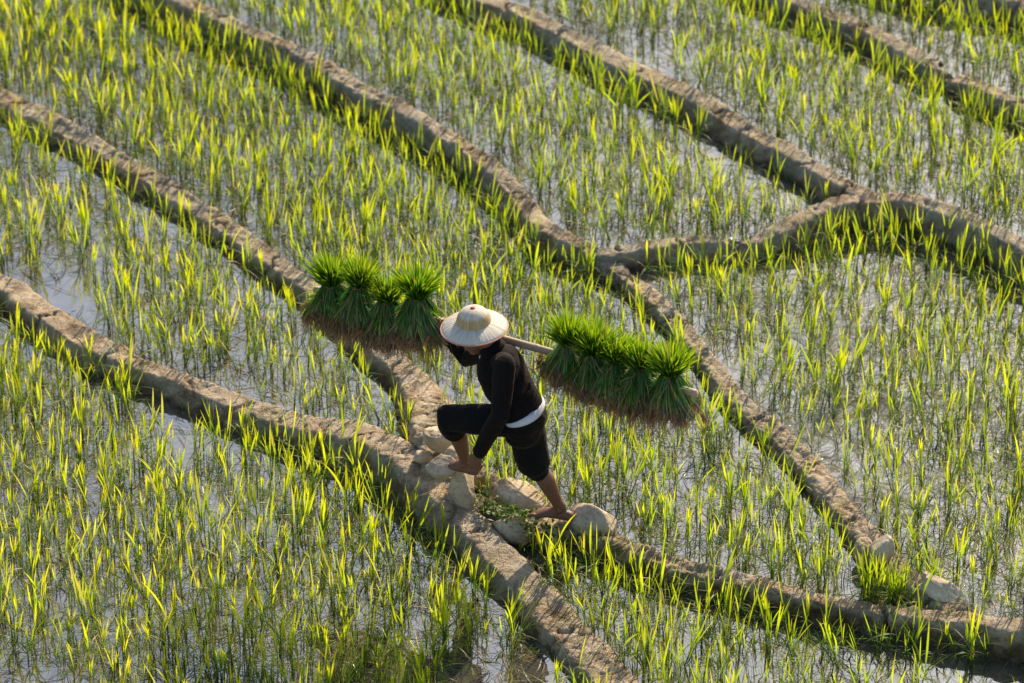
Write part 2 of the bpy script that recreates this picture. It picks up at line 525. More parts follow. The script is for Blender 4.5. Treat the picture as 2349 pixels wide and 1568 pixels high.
def make_bank(name, ridge, zlow, hw, rough, crack, crumble, seed):
    P, s = spline(ridge, 0.0075 if seed in (1, 2, 10) else 0.0095)
    n = len(P)
    # keep only what lies near the picture
    d = np.gradient(P[:, :2], axis=0)
    d /= np.linalg.norm(d, axis=1)[:, None] + 1e-9
    nrm = np.stack([d[:, 1], -d[:, 0]], -1)           # right-hand side = downhill side
    s1 = np.stack([s * 1.7, np.full(n, seed * 3.1), np.zeros(n)], -1)
    P[:, :2] += nrm * (0.022 * vnoise(s1, seed))[:, None]
    hwv = hw
    if name == 'near_earth_bank':
        hwv = np.interp(to_px(P)[:, 0], [-900, 560, 760, 900, 1050, 1200, 1430], [.080, .082, .102, .114, .118, .106, .096])
    if name == 'second_earth_bank':
        hwv = np.interp(to_px(P)[:, 0], [-900, 700, 850, 960, 1010], [.076, .078, .094, .106, .106])
    wid = hwv * (1 + 0.18 * vnoise(s1 * 0.9 + 9, seed) + 0.10 * vnoise(s1 * 3.1 + 3, seed))
    # taper the two ends
    drop = P[:, 2] - zlow + 0.10
    K = 46
    q = np.linspace(0, 1, K)
    prof = []
    wv = np.empty((n, K)); zv = np.empty((n, K))
    wk = np.array([-1.75, -1.35, -1.08, -0.85, -0.45, 0.0, 0.45, 0.82, 1.02, 1.15, 1.36, 1.62, 1.95])
    for i in range(n):
        D = drop[i]
        zk = np.array([-0.15, -0.075, -0.026, -0.003, 0.0, 0.0, -0.001, -0.005, -0.024, -0.30 * D, -0.58 * D, -0.82 * D, -1.0 * D])
        arc = np.r_[0, np.cumsum(np.hypot(np.diff(wk * wid[i]), np.diff(zk)))]
        a = q * arc[-1]
        wv[i] = np.interp(a, arc, wk) * wid[i]
        zv[i] = np.interp(a, arc, zk)
    # soften the profile corners
    for _ in range(1):
        wv[:, 1:-1] = 0.25 * wv[:, :-2] + 0.5 * wv[:, 1:-1] + 0.25 * wv[:, 2:]
        zv[:, 1:-1] = 0.25 * zv[:, :-2] + 0.5 * zv[:, 1:-1] + 0.25 * zv[:, 2:]
    X = P[:, None, 0] + nrm[:, None, 0] * wv
    Y = P[:, None, 1] + nrm[:, None, 1] * wv
    Z = P[:, None, 2] + zv
    pos = np.stack([X, Y, Z], -1)
    dw = np.gradient(wv, axis=1); dz = np.gradient(zv, axis=1)
    ln = np.hypot(dw, dz) + 1e-9
    nw, nz = -dz / ln, dw / ln                        # outward normal in the cross plane
    disp = 0.015 * rough * fbm(pos * 4.5, 3, seed) + 0.011 * rough * (np.abs(fbm(pos * 12.0, 3, seed + 20)) * 1.6 - .35) + 0.006 * fbm(pos * 42.0, 3, seed + 40)
    face = smooth01((wv / wid[:, None] - 1.0) / 0.25)
    disp += face * (0.030 * fbm(pos * 13.0, 4, seed + 70) + 0.022 * (voronoi_edge(s[:, None] / 0.07 + fbm(pos * 10, 2, seed), wv / 0.05 + zv / 0.05, seed + 9) - .3))
    # crumbled, cloddy stretches
    cm = smooth01((fbm(np.stack([s * 0.8, np.zeros(n) + seed, np.zeros(n)], -1), 2, seed + 5) + 0.25 * crumble) * 2.2)[:, None] * crumble
    clod = voronoi_edge(s[:, None] / 0.055 + 0.6 * fbm(pos * 12, 2, seed + 7), wv / 0.055 + 0 * s[:, None], seed)
    disp += cm * (0.022 * np.clip(clod, 0, .5) - 0.006)
    # shrinkage cracks right across the top, jagged
    u = s[:, None] + 0 * wv
    rs = np.random.default_rng(100 + seed)
    c0 = 0.2
    while c0 < s[-1]:
        slope = rs.uniform(-0.6, 0.6)
        jag = 0.030 * vnoise(np.stack([wv * 22, np.full_like(wv, c0 * 7), np.zeros_like(wv)], -1), seed) + 0.014 * vnoise(np.stack([wv * 70, np.full_like(wv, c0 * 3), np.zeros_like(wv)], -1), seed + 1)
        w0, w1 = rs.uniform(-1.4, -0.3) * hw, rs.uniform(0.4, 1.9) * hw
        ins = smooth01((wv - w0) / 0.03) * smooth01((w1 - wv) / 0.04)
        dd = (u - c0 - slope * wv - jag) / rs.uniform(0.006, 0.013)
        disp -= rs.uniform(0.030, 0.060) * np.exp(-dd * dd) * ins
        c0 += rs.uniform(0.15, 1.1) / crack * 1.6
    # a net of finer cracks in patches
    mask = smooth01((fbm(pos * 2.5, 2, seed + 60) - 0.05) * 4)
    ve = voronoi_edge(s[:, None] / 0.11 + 0.5 * fbm(pos * 9, 2, seed + 8), wv / 0.10 + 0.5 * fbm(pos * 9 + 5, 2, seed + 9), seed + 3)
    disp -= mask * 0.017 * np.exp(-(ve / 0.065) ** 2)
    # trodden hollows on top
    for _ in range(int(s[-1] * 2.2)):
        fu, fw = rs.uniform(0, s[-1]), rs.uniform(-0.5, 0.6) * hw
        disp -= rs.uniform(0.006, 0.020) * np.exp(-((u - fu) / 0.085) ** 2 - ((wv - fw) / 0.045) ** 2)
    edge = np.minimum(1, np.minimum(np.arange(n), np.arange(n)[::-1]) / 12.0)[:, None]
    X = X + nrm[:, None, 0] * nw * disp
    Y = Y + nrm[:, None, 1] * nw * disp
    Z = Z + nz * disp
    # ends sink into the mud
    endf = smooth01(np.minimum(s, s[-1] - s) / 0.09)[:, None]
    Z = (zlow - 0.08) + (Z - (zlow - 0.08)) * endf
    V = np.stack([X, Y, Z], -1)
    wet = smooth01((zlow + (0.115 if seed == 10 else 0.062) + 0.06 * fbm(V * 8, 2, seed) - Z) / 0.06) * (wv > 0)
    at = np.zeros((n, K, 4)); at[..., 0] = wet; at[..., 3] = 1
    me = quads_mesh(name, V.reshape(-1, 3), grid_faces(n, K)[:, ::-1], at.reshape(-1, 4))
    o = link(name, me, M_EARTH)
    tag(o, kind='structure')
    return dict(P=P, nrm=nrm, hw=hw, zlow=zlow, drop=drop)

BANK = {}
for nm, ridge, zl, hw, ro, ck, cr, sd in BANKS:
    BANK[nm] = make_bank(nm, ridge, zl, hw, ro, ck, cr, sd)

def xy(a):
    return [tuple(p[:2]) for p in a]

# one muddy ground sheet far past the picture, the paddies' water laid above it
gm = bpy.data.meshes.new('ground')
gm.from_pydata([(-600, -600, -0.12), (600, -600, -0.12), (600, 600, -0.12), (-600, 600, -0.12)], [], [(0, 1, 2, 3)])
tag(link('ground', gm, M_EARTH, smooth=False), kind='structure')

def cut(a, x0, x1):
    """the stretch of a ridge between two picture columns"""
    px = to_px(a)[:, 0]
    return a[(px >= x0 - 1) & (px <= x1 + 1)]

far = 9.0
PADDY = {}
def paddy(name, z, pts, mat):
    me = bpy.data.meshes.new(name)
    bm = bmesh.new()
    vs = [bm.verts.new((p[0], p[1], z)) for p in pts]
    f = bm.faces.new(vs)
    f.normal_update()
    if f.normal.z < 0:
        f.normal_flip()
    bmesh.ops.triangulate(bm, faces=bm.faces[:])
    bm.to_mesh(me); bm.free()
    tag(link(name, me, mat, smooth=False), kind='structure')
    PADDY[name] = (z, np.array(pts))

L0 = (-9.0, -9.0)
paddy('water_in_front_paddy', Z0, [L0, (4.0, -9.0)] + xy(B1[::-1]), M_WATER)
paddy('water_in_front_corner_paddy', Z1, xy(cut(B1, 1000, 3000)) + [(9, -9.0), (9.0, -2.0)] + xy(B6[::-1][:-1]), M_WATER)
paddy('water_in_second_paddy', Z2, xy(cut(B1, -2000, 990)) + xy(B2[::-1]), M_WATER)
paddy('water_in_third_paddy', Z3, xy(B2) + xy(cut(B6, 1045, 2205)) + xy(B3[::-1]), M_WATER)
paddy('water_in_muddy_right_paddy', Z4B, xy(cut(B3, 1349, 2220)) + xy(cut(B6, 2230, 3000)) + xy(B4C[::-1][:-1]), M_WATER_SILT)
paddy('water_in_fourth_paddy', Z4, xy(cut(B3, -900, 1300)) + xy(cut(B4C, 1300, 2000)) + xy(B4[::-1]), M_WATER)
paddy('water_in_fifth_paddy', Z5, xy(B4) + xy(cut(B4C, 2060, 4000)) + xy(B5[::-1]), M_WATER)
paddy('water_in_sixth_paddy', Z6, xy(B5) + xy(B7[::-1]), M_WATER)
paddy('water_in_top_paddy', Z7, xy(B7) + [(9, 9), (-2, 9)], M_WATER)

# ------------------------------------------------------------------ blades
def blades(base, d0, L, W, bend, nseg, side, rnd, dry, twist=0.0, taper=0.35, t0=0.0, t1=1.0, wmax=0.5):
    """Ribbons: base (n,3), first direction d0 (n,3), length, width, bend (n,3) added with t^2. Returns V, F, attr."""
    base, d0, bend, side = (np.asarray(a, float) for a in (base, d0, bend, side))
    n = len(base)
    L, W, rnd, dry = (np.broadcast_to(np.asarray(a, float), (n,)) for a in (L, W, rnd, dry))
    t = np.linspace(0, 1, nseg + 1)
    c = base[:, None] + L[:, None, None] * (d0[:, None] * t[None, :, None] + bend[:, None] * (t ** 2)[None, :, None])
    tang = d0[:, None] + 2 * bend[:, None] * t[None, :, None]
    tang /= np.linalg.norm(tang, axis=2)[..., None] + 1e-9
    sd = side[:, None] + 0 * tang
    sd = sd - (sd * tang).sum(2)[..., None] * tang
    sd /= np.linalg.norm(sd, axis=2)[..., None] + 1e-9
    if twist:
        ang = (twist * (rnd - 0.5) * 2)[:, None] * t[None]
        up = np.cross(tang, sd)
        sd = sd * np.cos(ang)[..., None] + up * np.sin(ang)[..., None]
    prof = np.where(t < wmax, taper + (1 - taper) * np.sin(np.pi / 2 * t / wmax), 1 - ((t - wmax) / (1 - wmax)) ** 1.8)
    prof = np.clip(prof, 0.03, 1)
    h = 0.5 * W[:, None] * prof[None]
    A, B = c - sd * h[..., None], c + sd * h[..., None]
    V = np.stack([A, B], 2).reshape(-1, 3)
    m = (nseg + 1) * 2
    k = np.arange(nseg) * 2
    f = np.stack([k, k + 1, k + 3, k + 2], -1)
    Fq = (f[None] + (np.arange(n) * m)[:, None, None]).reshape(-1, 4)
    at = np.ones((n, nseg + 1, 2, 4))
    at[..., 0] = (t0 + (t1 - t0) * t)[None, :, None]
    at[..., 1] = rnd[:, None, None]
    at[..., 2] = dry[:, None, None]
    return V, Fq, at.reshape(-1, 4)

def join(parts):
    V, Fq, A, o = [], [], [], 0
    for v, f, a in parts:
        V.append(v); Fq.append(f + o); A.append(a); o += len(v)
    return np.vstack(V), np.vstack(Fq), np.vstack(A)

def unit(v):
    return v / (np.linalg.norm(v, axis=-1, keepdims=True) + 1e-9)

def tilt_dirs(az, tilt):
    return np.stack([np.cos(az) * np.sin(tilt), np.sin(az) * np.sin(tilt), np.cos(tilt)], -1)

def rice_clump(r, size=1.0, yellow=0.5):
    """A hill of transplanted rice: dark sheaths, tall lance blades, some arching or folded blades, a few dead ones."""
    parts = []
    nt_ = r.integers(2, 4)
    rad = 0.018 * size
    lean = r.uniform(0, 2 * np.pi); leanm = abs(r.normal(0, 0.10))
    lv = np.array([np.cos(lean), np.sin(lean), 0]) * leanm
    taz = r.uniform(0, 2 * np.pi, nt_)
    tb = np.stack([np.cos(taz), np.sin(taz), np.zeros(nt_)], -1) * (rad * np.sqrt(r.uniform(0.05, 1, nt_)))[:, None]
    tb[:, 2] = -0.03
    td = unit(tilt_dirs(taz, np.abs(r.normal(0.07, 0.07, nt_))) + lv)
    sl = r.uniform(0.10, 0.17, nt_) * size
    side = tilt_dirs(r.uniform(0, 6.28, nt_), np.full(nt_, 1.5))
    # sheaths, as crossed narrow ribbons
    for k in (0, 1):
        sd = side if k == 0 else np.cross(td, side)
        parts.append(blades(tb, td, sl + 0.03, 0.0075 * size, 0 * td, 2, sd, r.uniform(0, 1, nt_), 0.0, taper=1.0, t0=0.0, t1=0.20))
    tip = tb + td * (sl * 0.85 + 0.03)[:, None]
    # lance blades
    idx = np.repeat(np.arange(nt_), r.integers(1, 3, nt_))
    n = len(idx)
    az = taz[idx] + r.normal(0, 0.8, n)
    d = unit(td[idx] + 0.6 * (tilt_dirs(az, np.abs(r.normal(0.17, 0.17, n))) - np.array([0, 0, 1])) + np.array([0, 0, .2]))
    out = np.stack([np.cos(az), np.sin(az), np.zeros(n)], -1)
    L = r.uniform(0.13, 0.29, n) * size
    bend = out * r.normal(0.07, 0.13, n)[:, None] + np.array([0, 0, -0.03])
    sd = np.stack([np.cos(az + 1.57 + r.normal(0, .6, n)), np.sin(az + 1.57 + r.normal(0, .6, n)), np.zeros(n)], -1)
    parts.append(blades(tip[idx] - d * 0.02, d, L, np.clip(r.normal(0.0094, 0.0027, n), .0045, .016) * size, bend, 5, sd, np.clip(r.normal(yellow, 0.22, n), 0, 1), np.where(r.uniform(0, 1, n) < 0.05, 0.5, 0.0), twist=0.8, t0=0.18))
    # arching lower blades
    n = r.integers(4, 10)
    i2 = r.integers(0, nt_, n)
    az = r.uniform(0, 2 * np.pi, n)
    d = tilt_dirs(az, r.uniform(0.35, 1.0, n))
    out = np.stack([np.cos(az), np.sin(az), np.zeros(n)], -1)
    bend = out * 0.25 + np.array([0, 0, -1.0]) * r.uniform(0.25, 0.75, n)[:, None]
    sd = np.stack([-np.sin(az), np.cos(az), np.zeros(n)], -1)
    parts.append(blades(tb[i2] + td[i2] * (sl[i2] * r.uniform(0.4, 0.9, n))[:, None], d, r.uniform(0.10, 0.24, n) * size, r.uniform(0.0035, 0.009, n) * size, bend, 4, sd, np.clip(r.normal(yellow - 0.15, 0.25, n), 0, 1), np.where(r.uniform(0, 1, n) < 0.22, r.uniform(.4, 1), 0.0), twist=0.6, t0=0.15, t1=0.9))
    # dead curled strands
    n = r.integers(2, 7)
    az = r.uniform(0, 2 * np.pi, n)
    d = tilt_dirs(az, r.uniform(0.3, 1.2, n))
    bend = np.array([0, 0, -1.0]) * r.uniform(0.5, 1.1, n)[:, None] + 0.2 * r.normal(0, 1, (n, 3)) * [1, 1, 0]
    parts.append(blades(tb[r.integers(0, nt_, n)] + [0, 0, 0.05], d, r.uniform(0.08, 0.17, n) * size, r.uniform(0.002, 0.0045, n), bend, 4, tilt_dirs(az + 1.57, np.full(n, 1.5)), r.uniform(0, 1, n), r.uniform(0.75, 1, n), t0=0.4))
    return join(parts)

# ------------------------------------------------------------------ where rice can stand
def in_poly(x, y, poly):
    ins = np.zeros(len(x), bool)
    j = len(poly) - 1
    for i in range(len(poly)):
        xi, yi = poly[i]; xj, yj = poly[j]
        c = ((yi > y) != (yj > y)) & (x < (xj - xi) * (y - yi) / (yj - yi + 1e-12) + xi)
        ins ^= c
        j = i
    return ins

def bank_clear(x, y, pad=0.0):
    """True where a point is off every bank's footprint."""
    ok = np.ones(len(x), bool)
    for b in BANK.values():
        st = 6
        P, n_, dr = b['P'][::st], b['nrm'][::st], b['drop'][::st]
        for c0 in range(0, len(x), 4000):
            sl = slice(c0, c0 + 4000)
            dx = x[sl, None] - P[None, :, 0]; dy = y[sl, None] - P[None, :, 1]
            d2 = dx * dx + dy * dy
            k = d2.argmin(1)
            r_ = np.arange(len(k))
            dist = np.sqrt(d2[r_, k])
            sgn = dx[r_, k] * n_[k, 0] + dy[r_, k] * n_[k, 1]
            lim = np.where(sgn > 0, b['hw'] * 1.75, b['hw'] * 1.35) + pad
            ok[sl] &= dist > lim
    return ok

ZONES = list(PADDY.items())
def scatter(name, spacing, jitter, keep=None, seed=0, pad=0.0):
    z, poly = PADDY[name]
    r = np.random.default_rng(500 + seed)
    x0, y0 = np.maximum(poly.min(0), [-5.5, -4.6]); x1, y1 = np.minimum(poly.max(0), [5.5, 7.0])
    gx, gy = np.meshgrid(np.arange(x0, x1, spacing), np.arange(y0, y1, spacing * 0.9))
    gx = gx + spacing * 0.5 * (np.arange(gx.shape[0]) % 2)[:, None]
    th = 0.35
    x = gx.ravel() + r.normal(0, jitter * spacing, gx.size)
    y = gy.ravel() + r.normal(0, jitter * spacing, gx.size)
    m = in_poly(x, y, poly)
    x, y = x[m], y[m]
    # lower water passes under the higher terraces: drop what a higher paddy covers
    for nm, (zz, pp) in ZONES:
        if zz > z + 1e-6:
            m = ~in_poly(x, y, pp)
            x, y = x[m], y[m]
    m = bank_clear(x, y, pad)
    x, y = x[m], y[m]
    p = np.stack([x, y, np.full(len(x), z)], -1)
    q = to_px(p)
    m = (q[:, 0] > -260) & (q[:, 0] < 2610) & (q[:, 1] > -160) & (q[:, 1] < 1850)
    p, q = p[m], q[m]
    if keep is not None:
        m = keep(p, q, r)
        p, q = p[m], q[m]
    return p

VARIANTS = []
vr = np.random.default_rng(77)
for k in range(40):
    VARIANTS.append(rice_clump(vr, vr.uniform(0.82, 1.18), 0.25 + 0.6 * k / 39.0))

def holes(freq, lo, seed):
    return lambda p, q, r: (fbm(p * freq, 2, seed) > lo + r.normal(0, 0.10, len(p)))

plants = []      # (x, y, z, variant, rotation, scale, paddy)
pr = np.random.default_rng(91)
SPEC = {'water_in_front_paddy': (0.098, -0.45, 0.78), 'water_in_front_corner_paddy': (0.098, -0.5, 0.80), 'water_in_second_paddy': (0.106, -0.32, 0.74),
        'water_in_third_paddy': (0.092, -0.45, 0.74), 'water_in_muddy_right_paddy': (0.104, -0.6, 0.78), 'water_in_fourth_paddy': (0.090, -0.5, 0.70),
        'water_in_fifth_paddy': (0.090, -0.6, 0.70), 'water_in_sixth_paddy': (0.090, -0.7, 0.70), 'water_in_top_paddy': (0.10, -0.7, 0.70)}
for si, (nm, (sp, lo, sc)) in enumerate(SPEC.items()):
    for p in scatter(nm, sp, 0.27, holes(1.1, lo, 30 + si), si):
        qx_, qy_ = to_px(p)
        if 1090 < qx_ < 1430 and 1180 < qy_ < 1296:      # bare trodden mud before the stepping stones
            continue
        # the stand is yellower on the left of the hill, greener on the right
        ky = 33 - 21 * smooth01((p[0] + 2.8 + 0.35 * (p[1] + 2.0)) / 4.4) + pr.normal(0, 7)
        plants.append((*p, int(np.clip(ky, 0, 39)), pr.uniform(0, 6.283), sc * np.clip(pr.normal(1.0, 0.19), .55, 1.4), nm))
# a thick patch of dark seedlings in the corner where two banks meet
for _ in range(70):
    c = at_z(pr.uniform(1980, 2165), pr.uniform(1315, 1400), Z3)
    if bank_clear(c[:1], c[1:2], -0.04)[0]:
        plants.append((*c, pr.integers(0, 12), pr.uniform(0, 6.283), pr.uniform(0.55, 0.8), 'corner'))

PX = to_px(np.array([p[:3] for p in plants]))
inview = (PX[:, 0] > 10) & (PX[:, 0] < 2339) & (PX[:, 1] > 60) & (PX[:, 1] < 1590)
order = [i for i in np.argsort(-PX[:, 1]) if inview[i]]
single = set(order[:300])
VMESH = []
for k, (v, f, a) in enumerate(VARIANTS):
    me = quads_mesh('rice_plant', v, f, a)
    me.materials.append(M_RICE)
    VMESH.append(me)
stuff = []
for i, (x, y, z, k, rot, sc, nm) in enumerate(plants):
    if i in single:
        o = bpy.data.objects.new('rice_plant', VMESH[k])
        col.objects.link(o)
        o.location = (x, y, z)
        o.rotation_euler = (0, 0, rot)
        o.scale = (sc, sc, sc)
        size = 'tall' if sc > 0.86 else ('short' if sc < 0.70 else 'middling')
        v = VARIANTS[k][0] * sc
        top = v[v[:, 2] > 0.75 * v[:, 2].max()].mean(0)
        wx = top[0] * math.cos(rot) - top[1] * math.sin(rot)
        leanw = 'leaning right' if wx > 0.018 else ('leaning left' if wx < -0.018 else 'standing upright')
        where = {'water_in_front_paddy': 'front paddy', 'water_in_front_corner_paddy': 'corner paddy'}.get(nm, 'upper paddy')
        tone = 'yellow-green' if k > 24 else ('deep green' if k < 12 else 'bright green')
        qx, qy = PX[i]
        zone = ('far left', 'left of centre', 'right of centre', 'far right')[int(np.clip(qx / 587.25, 0, 3))]
        row = 'on the bottom edge' if qy > 1530 else ('just above it' if qy > 1470 else 'higher up')
        row = row.replace('just above it', 'just above bottom edge')
        tag(o, f'{size} {tone} rice plant {leanw}, {zone}, {row}, {where}', 'rice plant', f'{size} {tone} rice plants {leanw} {zone} {row}')
    else:
        v, f, a = VARIANTS[k]
        c, s_ = math.cos(rot), math.sin(rot)
        w = np.stack([v[:, 0] * c - v[:, 1] * s_, v[:, 0] * s_ + v[:, 1] * c, v[:, 2]], -1) * sc + [x, y, z]
        stuff.append((w, f, a))
V, Fq, A = join(stuff)
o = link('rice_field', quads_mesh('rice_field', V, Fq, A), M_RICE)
tag(o, 'young rice standing in water across the middle and upper paddies', 'rice', kind='stuff')
print('plants', len(plants), 'in view', inview.sum(), 'stuff quads', len(Fq))

# fallen and floating blades, straw and stubble lying on the water
lit = []
lr = np.random.default_rng(5)
for si, nm in enumerate(SPEC):
    p = scatter(nm, 0.056, 0.45, holes(1.6, -0.30, 60 + si), 40 + si, -0.03)
    n = len(p)
    az = lr.uniform(0, 6.283, n)
    d = np.stack([np.cos(az), np.sin(az), np.abs(lr.normal(0.0, 0.35, n))], -1)
    p[:, 2] += lr.uniform(0.001, 0.006, n)
    bend = lr.normal(0, 0.30, (n, 3)) * [1, 1, 0] - np.stack([0 * az, 0 * az, np.maximum(d[:, 2], 0)], -1)
    sd = np.stack([-np.sin(az), np.cos(az), np.zeros(n)], -1)
    dry = np.where(lr.uniform(0, 1, n) < 0.45, 1.0, 0.0)
    lit.append(blades(p, d, lr.uniform(0.06, 0.20, n), lr.uniform(0.0025, 0.0065, n), bend, 5, sd, lr.uniform(0, 1, n), dry, twist=0.5))
V, Fq, A = join(lit)
o = link('floating_straw', quads_mesh('floating_straw', V, Fq, A), M_STRAW)
tag(o, 'fallen blades and straw floating on the paddy water', 'straw', kind='stuff')

# small weeds and grass along the banks
wd = []
for bi, b in enumerate(BANK.values()):
    P, n_, hw = b['P'], b['nrm'], b['hw']
    q = to_px(P)
    ok = np.where((q[:, 0] > -100) & (q[:, 0] < 2450) & (q[:, 1] > -80) & (q[:, 1] < 1650))[0]
    if len(ok) == 0:
        continue
    for _ in range(int(len(ok) * 0.0095 * 5)):
        i = lr.choice(ok)
        back = lr.uniform() < 0.6
        w = -hw * lr.uniform(0.95, 1.35) if back else hw * lr.uniform(1.2, 1.8)
        c = np.array([*(P[i, :2] + n_[i] * w), P[i, 2] - (0.05 if back else 0.08 + 0.5 * (w / hw - 1.2) * b['drop'][i])])
        k = lr.integers(3, 9)
        az = lr.uniform(0, 6.283, k)
        d = tilt_dirs(az, lr.uniform(0.1, 0.9, k))
        wd.append(blades(c + lr.normal(0, 0.012, (k, 3)) * [1, 1, 0], d, lr.uniform(0.03, 0.11, k), lr.uniform(0.003, 0.007, k), np.array([0, 0, -0.3]) + 0 * d, 4, tilt_dirs(az + 1.57, np.full(k, 1.5)), lr.uniform(0, 1, k), np.where(lr.uniform(0, 1, k) < .15, .8, 0)))
for b in BANK.values():
    P, n_, hw = b['P'], b['nrm'], b['hw']
    k = int(len(P) * 0.0095 * 5)
    i = lr.integers(0, len(P), k)
    w = lr.uniform(-.9, .9, k) * hw
    c = np.concatenate([P[i, :2] + n_[i] * w[:, None], (P[i, 2] + 0.008)[:, None]], 1)
    az = lr.uniform(0, 6.283, k)
    d = tilt_dirs(az, lr.uniform(1.3, 1.55, k))
    wd.append(blades(c, d, lr.uniform(.04, .16, k), lr.uniform(.0022, .0045, k), lr.normal(0, .25, (k, 3)) * [1, 1, .15] - [0, 0, .06], 5, tilt_dirs(az + 1.57, np.full(k, 1.5)), lr.uniform(0, 1, k), lr.uniform(.7, 1, k)))
V, Fq, A = join(wd)
o = link('bank_weeds', quads_mesh('bank_weeds', V, Fq, A), M_WEED)
tag(o, 'short grass and weeds sprouting along the earth banks', 'weeds', kind='stuff')

# ------------------------------------------------------------------ stones
def make_rock(px, py, z, size, rot, seed, mat, label, cuts=7, flat=0.8, lump=0.16, name='stone'):
    c = at_z(px, py, z)
    bm = bmesh.new()
    bmesh.ops.create_icosphere(bm, subdivisions=5, radius=1.0)
    V = np.array([v.co for v in bm.verts])
    r = np.random.default_rng(900 + seed)
    V = V * (1 + lump * fbm(V * 1.3 + seed * 5, 3, seed))[:, None]
    for _ in range(cuts):                       # worn facets
        n_ = unit(r.normal(0, 1, 3)); d = r.uniform(flat - 0.08, flat + 0.14)
        over = np.clip(V @ n_ - d, 0, None)
        V = V - n_ * (over * 0.88)[:, None]
    V = (V - 0.5 * (V.max(0) + V.min(0))) / (0.5 * (V.max(0) - V.min(0)))
    V = V * (1 + 0.060 * fbm(V * 4 + seed, 4, seed + 3) + 0.022 * fbm(V * 14 + seed, 3, seed + 4))[:, None]
    V = V * np.array(size) * 0.97
    for v, p in zip(bm.verts, V):
        v.co = p
    me = bpy.data.meshes.new(name)
    bm.to_mesh(me); bm.free()
    o = link(name, me, mat)
    o.location = c
    o.rotation_euler = [math.radians(a) for a in rot]
    return tag(o, label, 'stone')

make_rock(1360, 1198, .165, (.150, .120, .112), (5, -4, -12), 1, M_ROCK, 'big pale rounded boulder behind the heel of the rear foot', 9, .70, .18)
make_rock(1194, 1146, .170, (.195, .105, .085), (0, 10, -14), 2, M_ROCK_B, 'long flat slab lying behind the weeds under the carrier', 11, .66, .20)
make_rock(1176, 1213, .115, (.122, .10, .085), (0, 8, -10), 3, M_ROCK_B, 'brown hump-backed stone in front of the weeds', 9, .72, .16)
make_rock(1262, 1222, .100, (.125, .105, .082), (4, 0, 8), 13, M_ROCK_B, 'low earthy stone under the rear foot', 9, .72, .18)
make_rock(1060, 1116, .265, (.086, .105, .150), (4, 3, 20), 4, M_ROCK_B, 'upright block of stone under the front foot', 15, .56, .14)
make_rock(1013, 1075, .43, (.092, .068, .075), (0, 16, -8), 5, M_ROCK, 'pale angular stone hiding the toes of the front foot', 15, .56, .2)
make_rock(1012, 1013, .325, (.074, .080, .130), (10, -38, 0), 6, M_ROCK, 'tall smooth stone leaning at the end of the second bank', 9, .68, .2)
make_rock(1050, 1044, .375, (.080, .070, .045), (0, 0, -10), 7, M_ROCK, 'small flat stone just behind the front ankle', 9, .7, .15)
make_rock(975, 1050, .235, (.065, .06, .050), (0, 20, 10), 8, M_ROCK_B, 'small brown stone below the tall leaning stone', 9, .7, .2)
make_rock(966, 1008, .235, (.050, .045, .045), (0, 10, 30), 9, M_EARTH, 'dark broken lump on the bank beside the tall leaning stone', 9, .7, .25)
make_rock(1110, 1102, .165, (.100, .085, .065), (0, 14, -15), 10, M_EARTH, 'dark crumbling clod of earth beside the upright block', 6, .8, .30)
make_rock(2022, 1266, .245, (.075, .075, .105), (-12, 24, 10), 11, M_ROCK_C, 'chalky grey stone set on the bank of the right paddy', 11, .68, .2)
make_rock(1982, 1268, .19, (.060, .060, .085), (0, 0, 10), 12, M_ROCK_B, 'brown stone wedged against the chalky grey one', 9, .7, .2)
make_rock(2162, 1362, .205, (.170, .075, .060), (0, 18, -38), 14, M_ROCK_C, 'long rough grey slab along the bank near the dense seedlings', 12, .64, .25)

# weeds with rounded leaves among the stones
def leafy(px, py, z, n, spread, seed):
    r = np.random.default_rng(seed)
    c = at_z(px, py, z)
    az = r.uniform(0, 6.283, n)
    b = c + np.stack([r.normal(0, spread, n), r.normal(0, spread * .8, n), r.uniform(-0.02, 0.03, n)], -1)
    d = tilt_dirs(az, r.uniform(0.5, 1.4, n))
    return blades(b, d, r.uniform(0.018, 0.045, n), r.uniform(0.012, 0.024, n), np.array([0, 0, -0.25]) + 0 * d, 5, tilt_dirs(az + 1.57, np.full(n, 1.57)), r.uniform(0, 1, n), np.where(r.uniform(0, 1, n) < .15, .7, 0), wmax=0.55, taper=0.15)
def grassy(px, py, z, n, spread, seed, hmax=0.13):
    r = np.random.default_rng(seed)
    c = at_z(px, py, z)
    az = r.uniform(0, 6.283, n)
    b = c + np.stack([r.normal(0, spread, n), r.normal(0, spread * .8, n), r.uniform(-0.03, 0.0, n)], -1)
    d = tilt_dirs(az, np.abs(r.normal(0.3, 0.3, n)))
    return blades(b, d, r.uniform(0.05, hmax, n), r.uniform(0.003, 0.007, n), np.array([0, 0, -0.25]) + 0 * d, 5, tilt_dirs(az + 1.57, np.full(n, 1.57)), r.uniform(0, 1, n), np.where(r.uniform(0, 1, n) < .12, .8, 0))
wl = []
for k, (x, y, z, n, sp) in enumerate([(1150, 1172, 0.190, 70, .045), (1128, 1160, 0.190, 45, .035), (1185, 1184, 0.190, 60, .04), (1222, 1186, 0.190, 40, .035), (1242, 1222, 0.170, 60, .045), (1232, 1232, 0.140, 40, .05),
                                      (1112, 1176, 0.150, 25, .03), (1345, 1222, 0.160, 25, .045), (1060, 1095, 0.230, 10, .02), (1100, 1135, 0.210, 20, .03), (1165, 1195, 0.170, 25, .04)]):
    wl.append(leafy(x, y, z, n, sp, 300 + k))
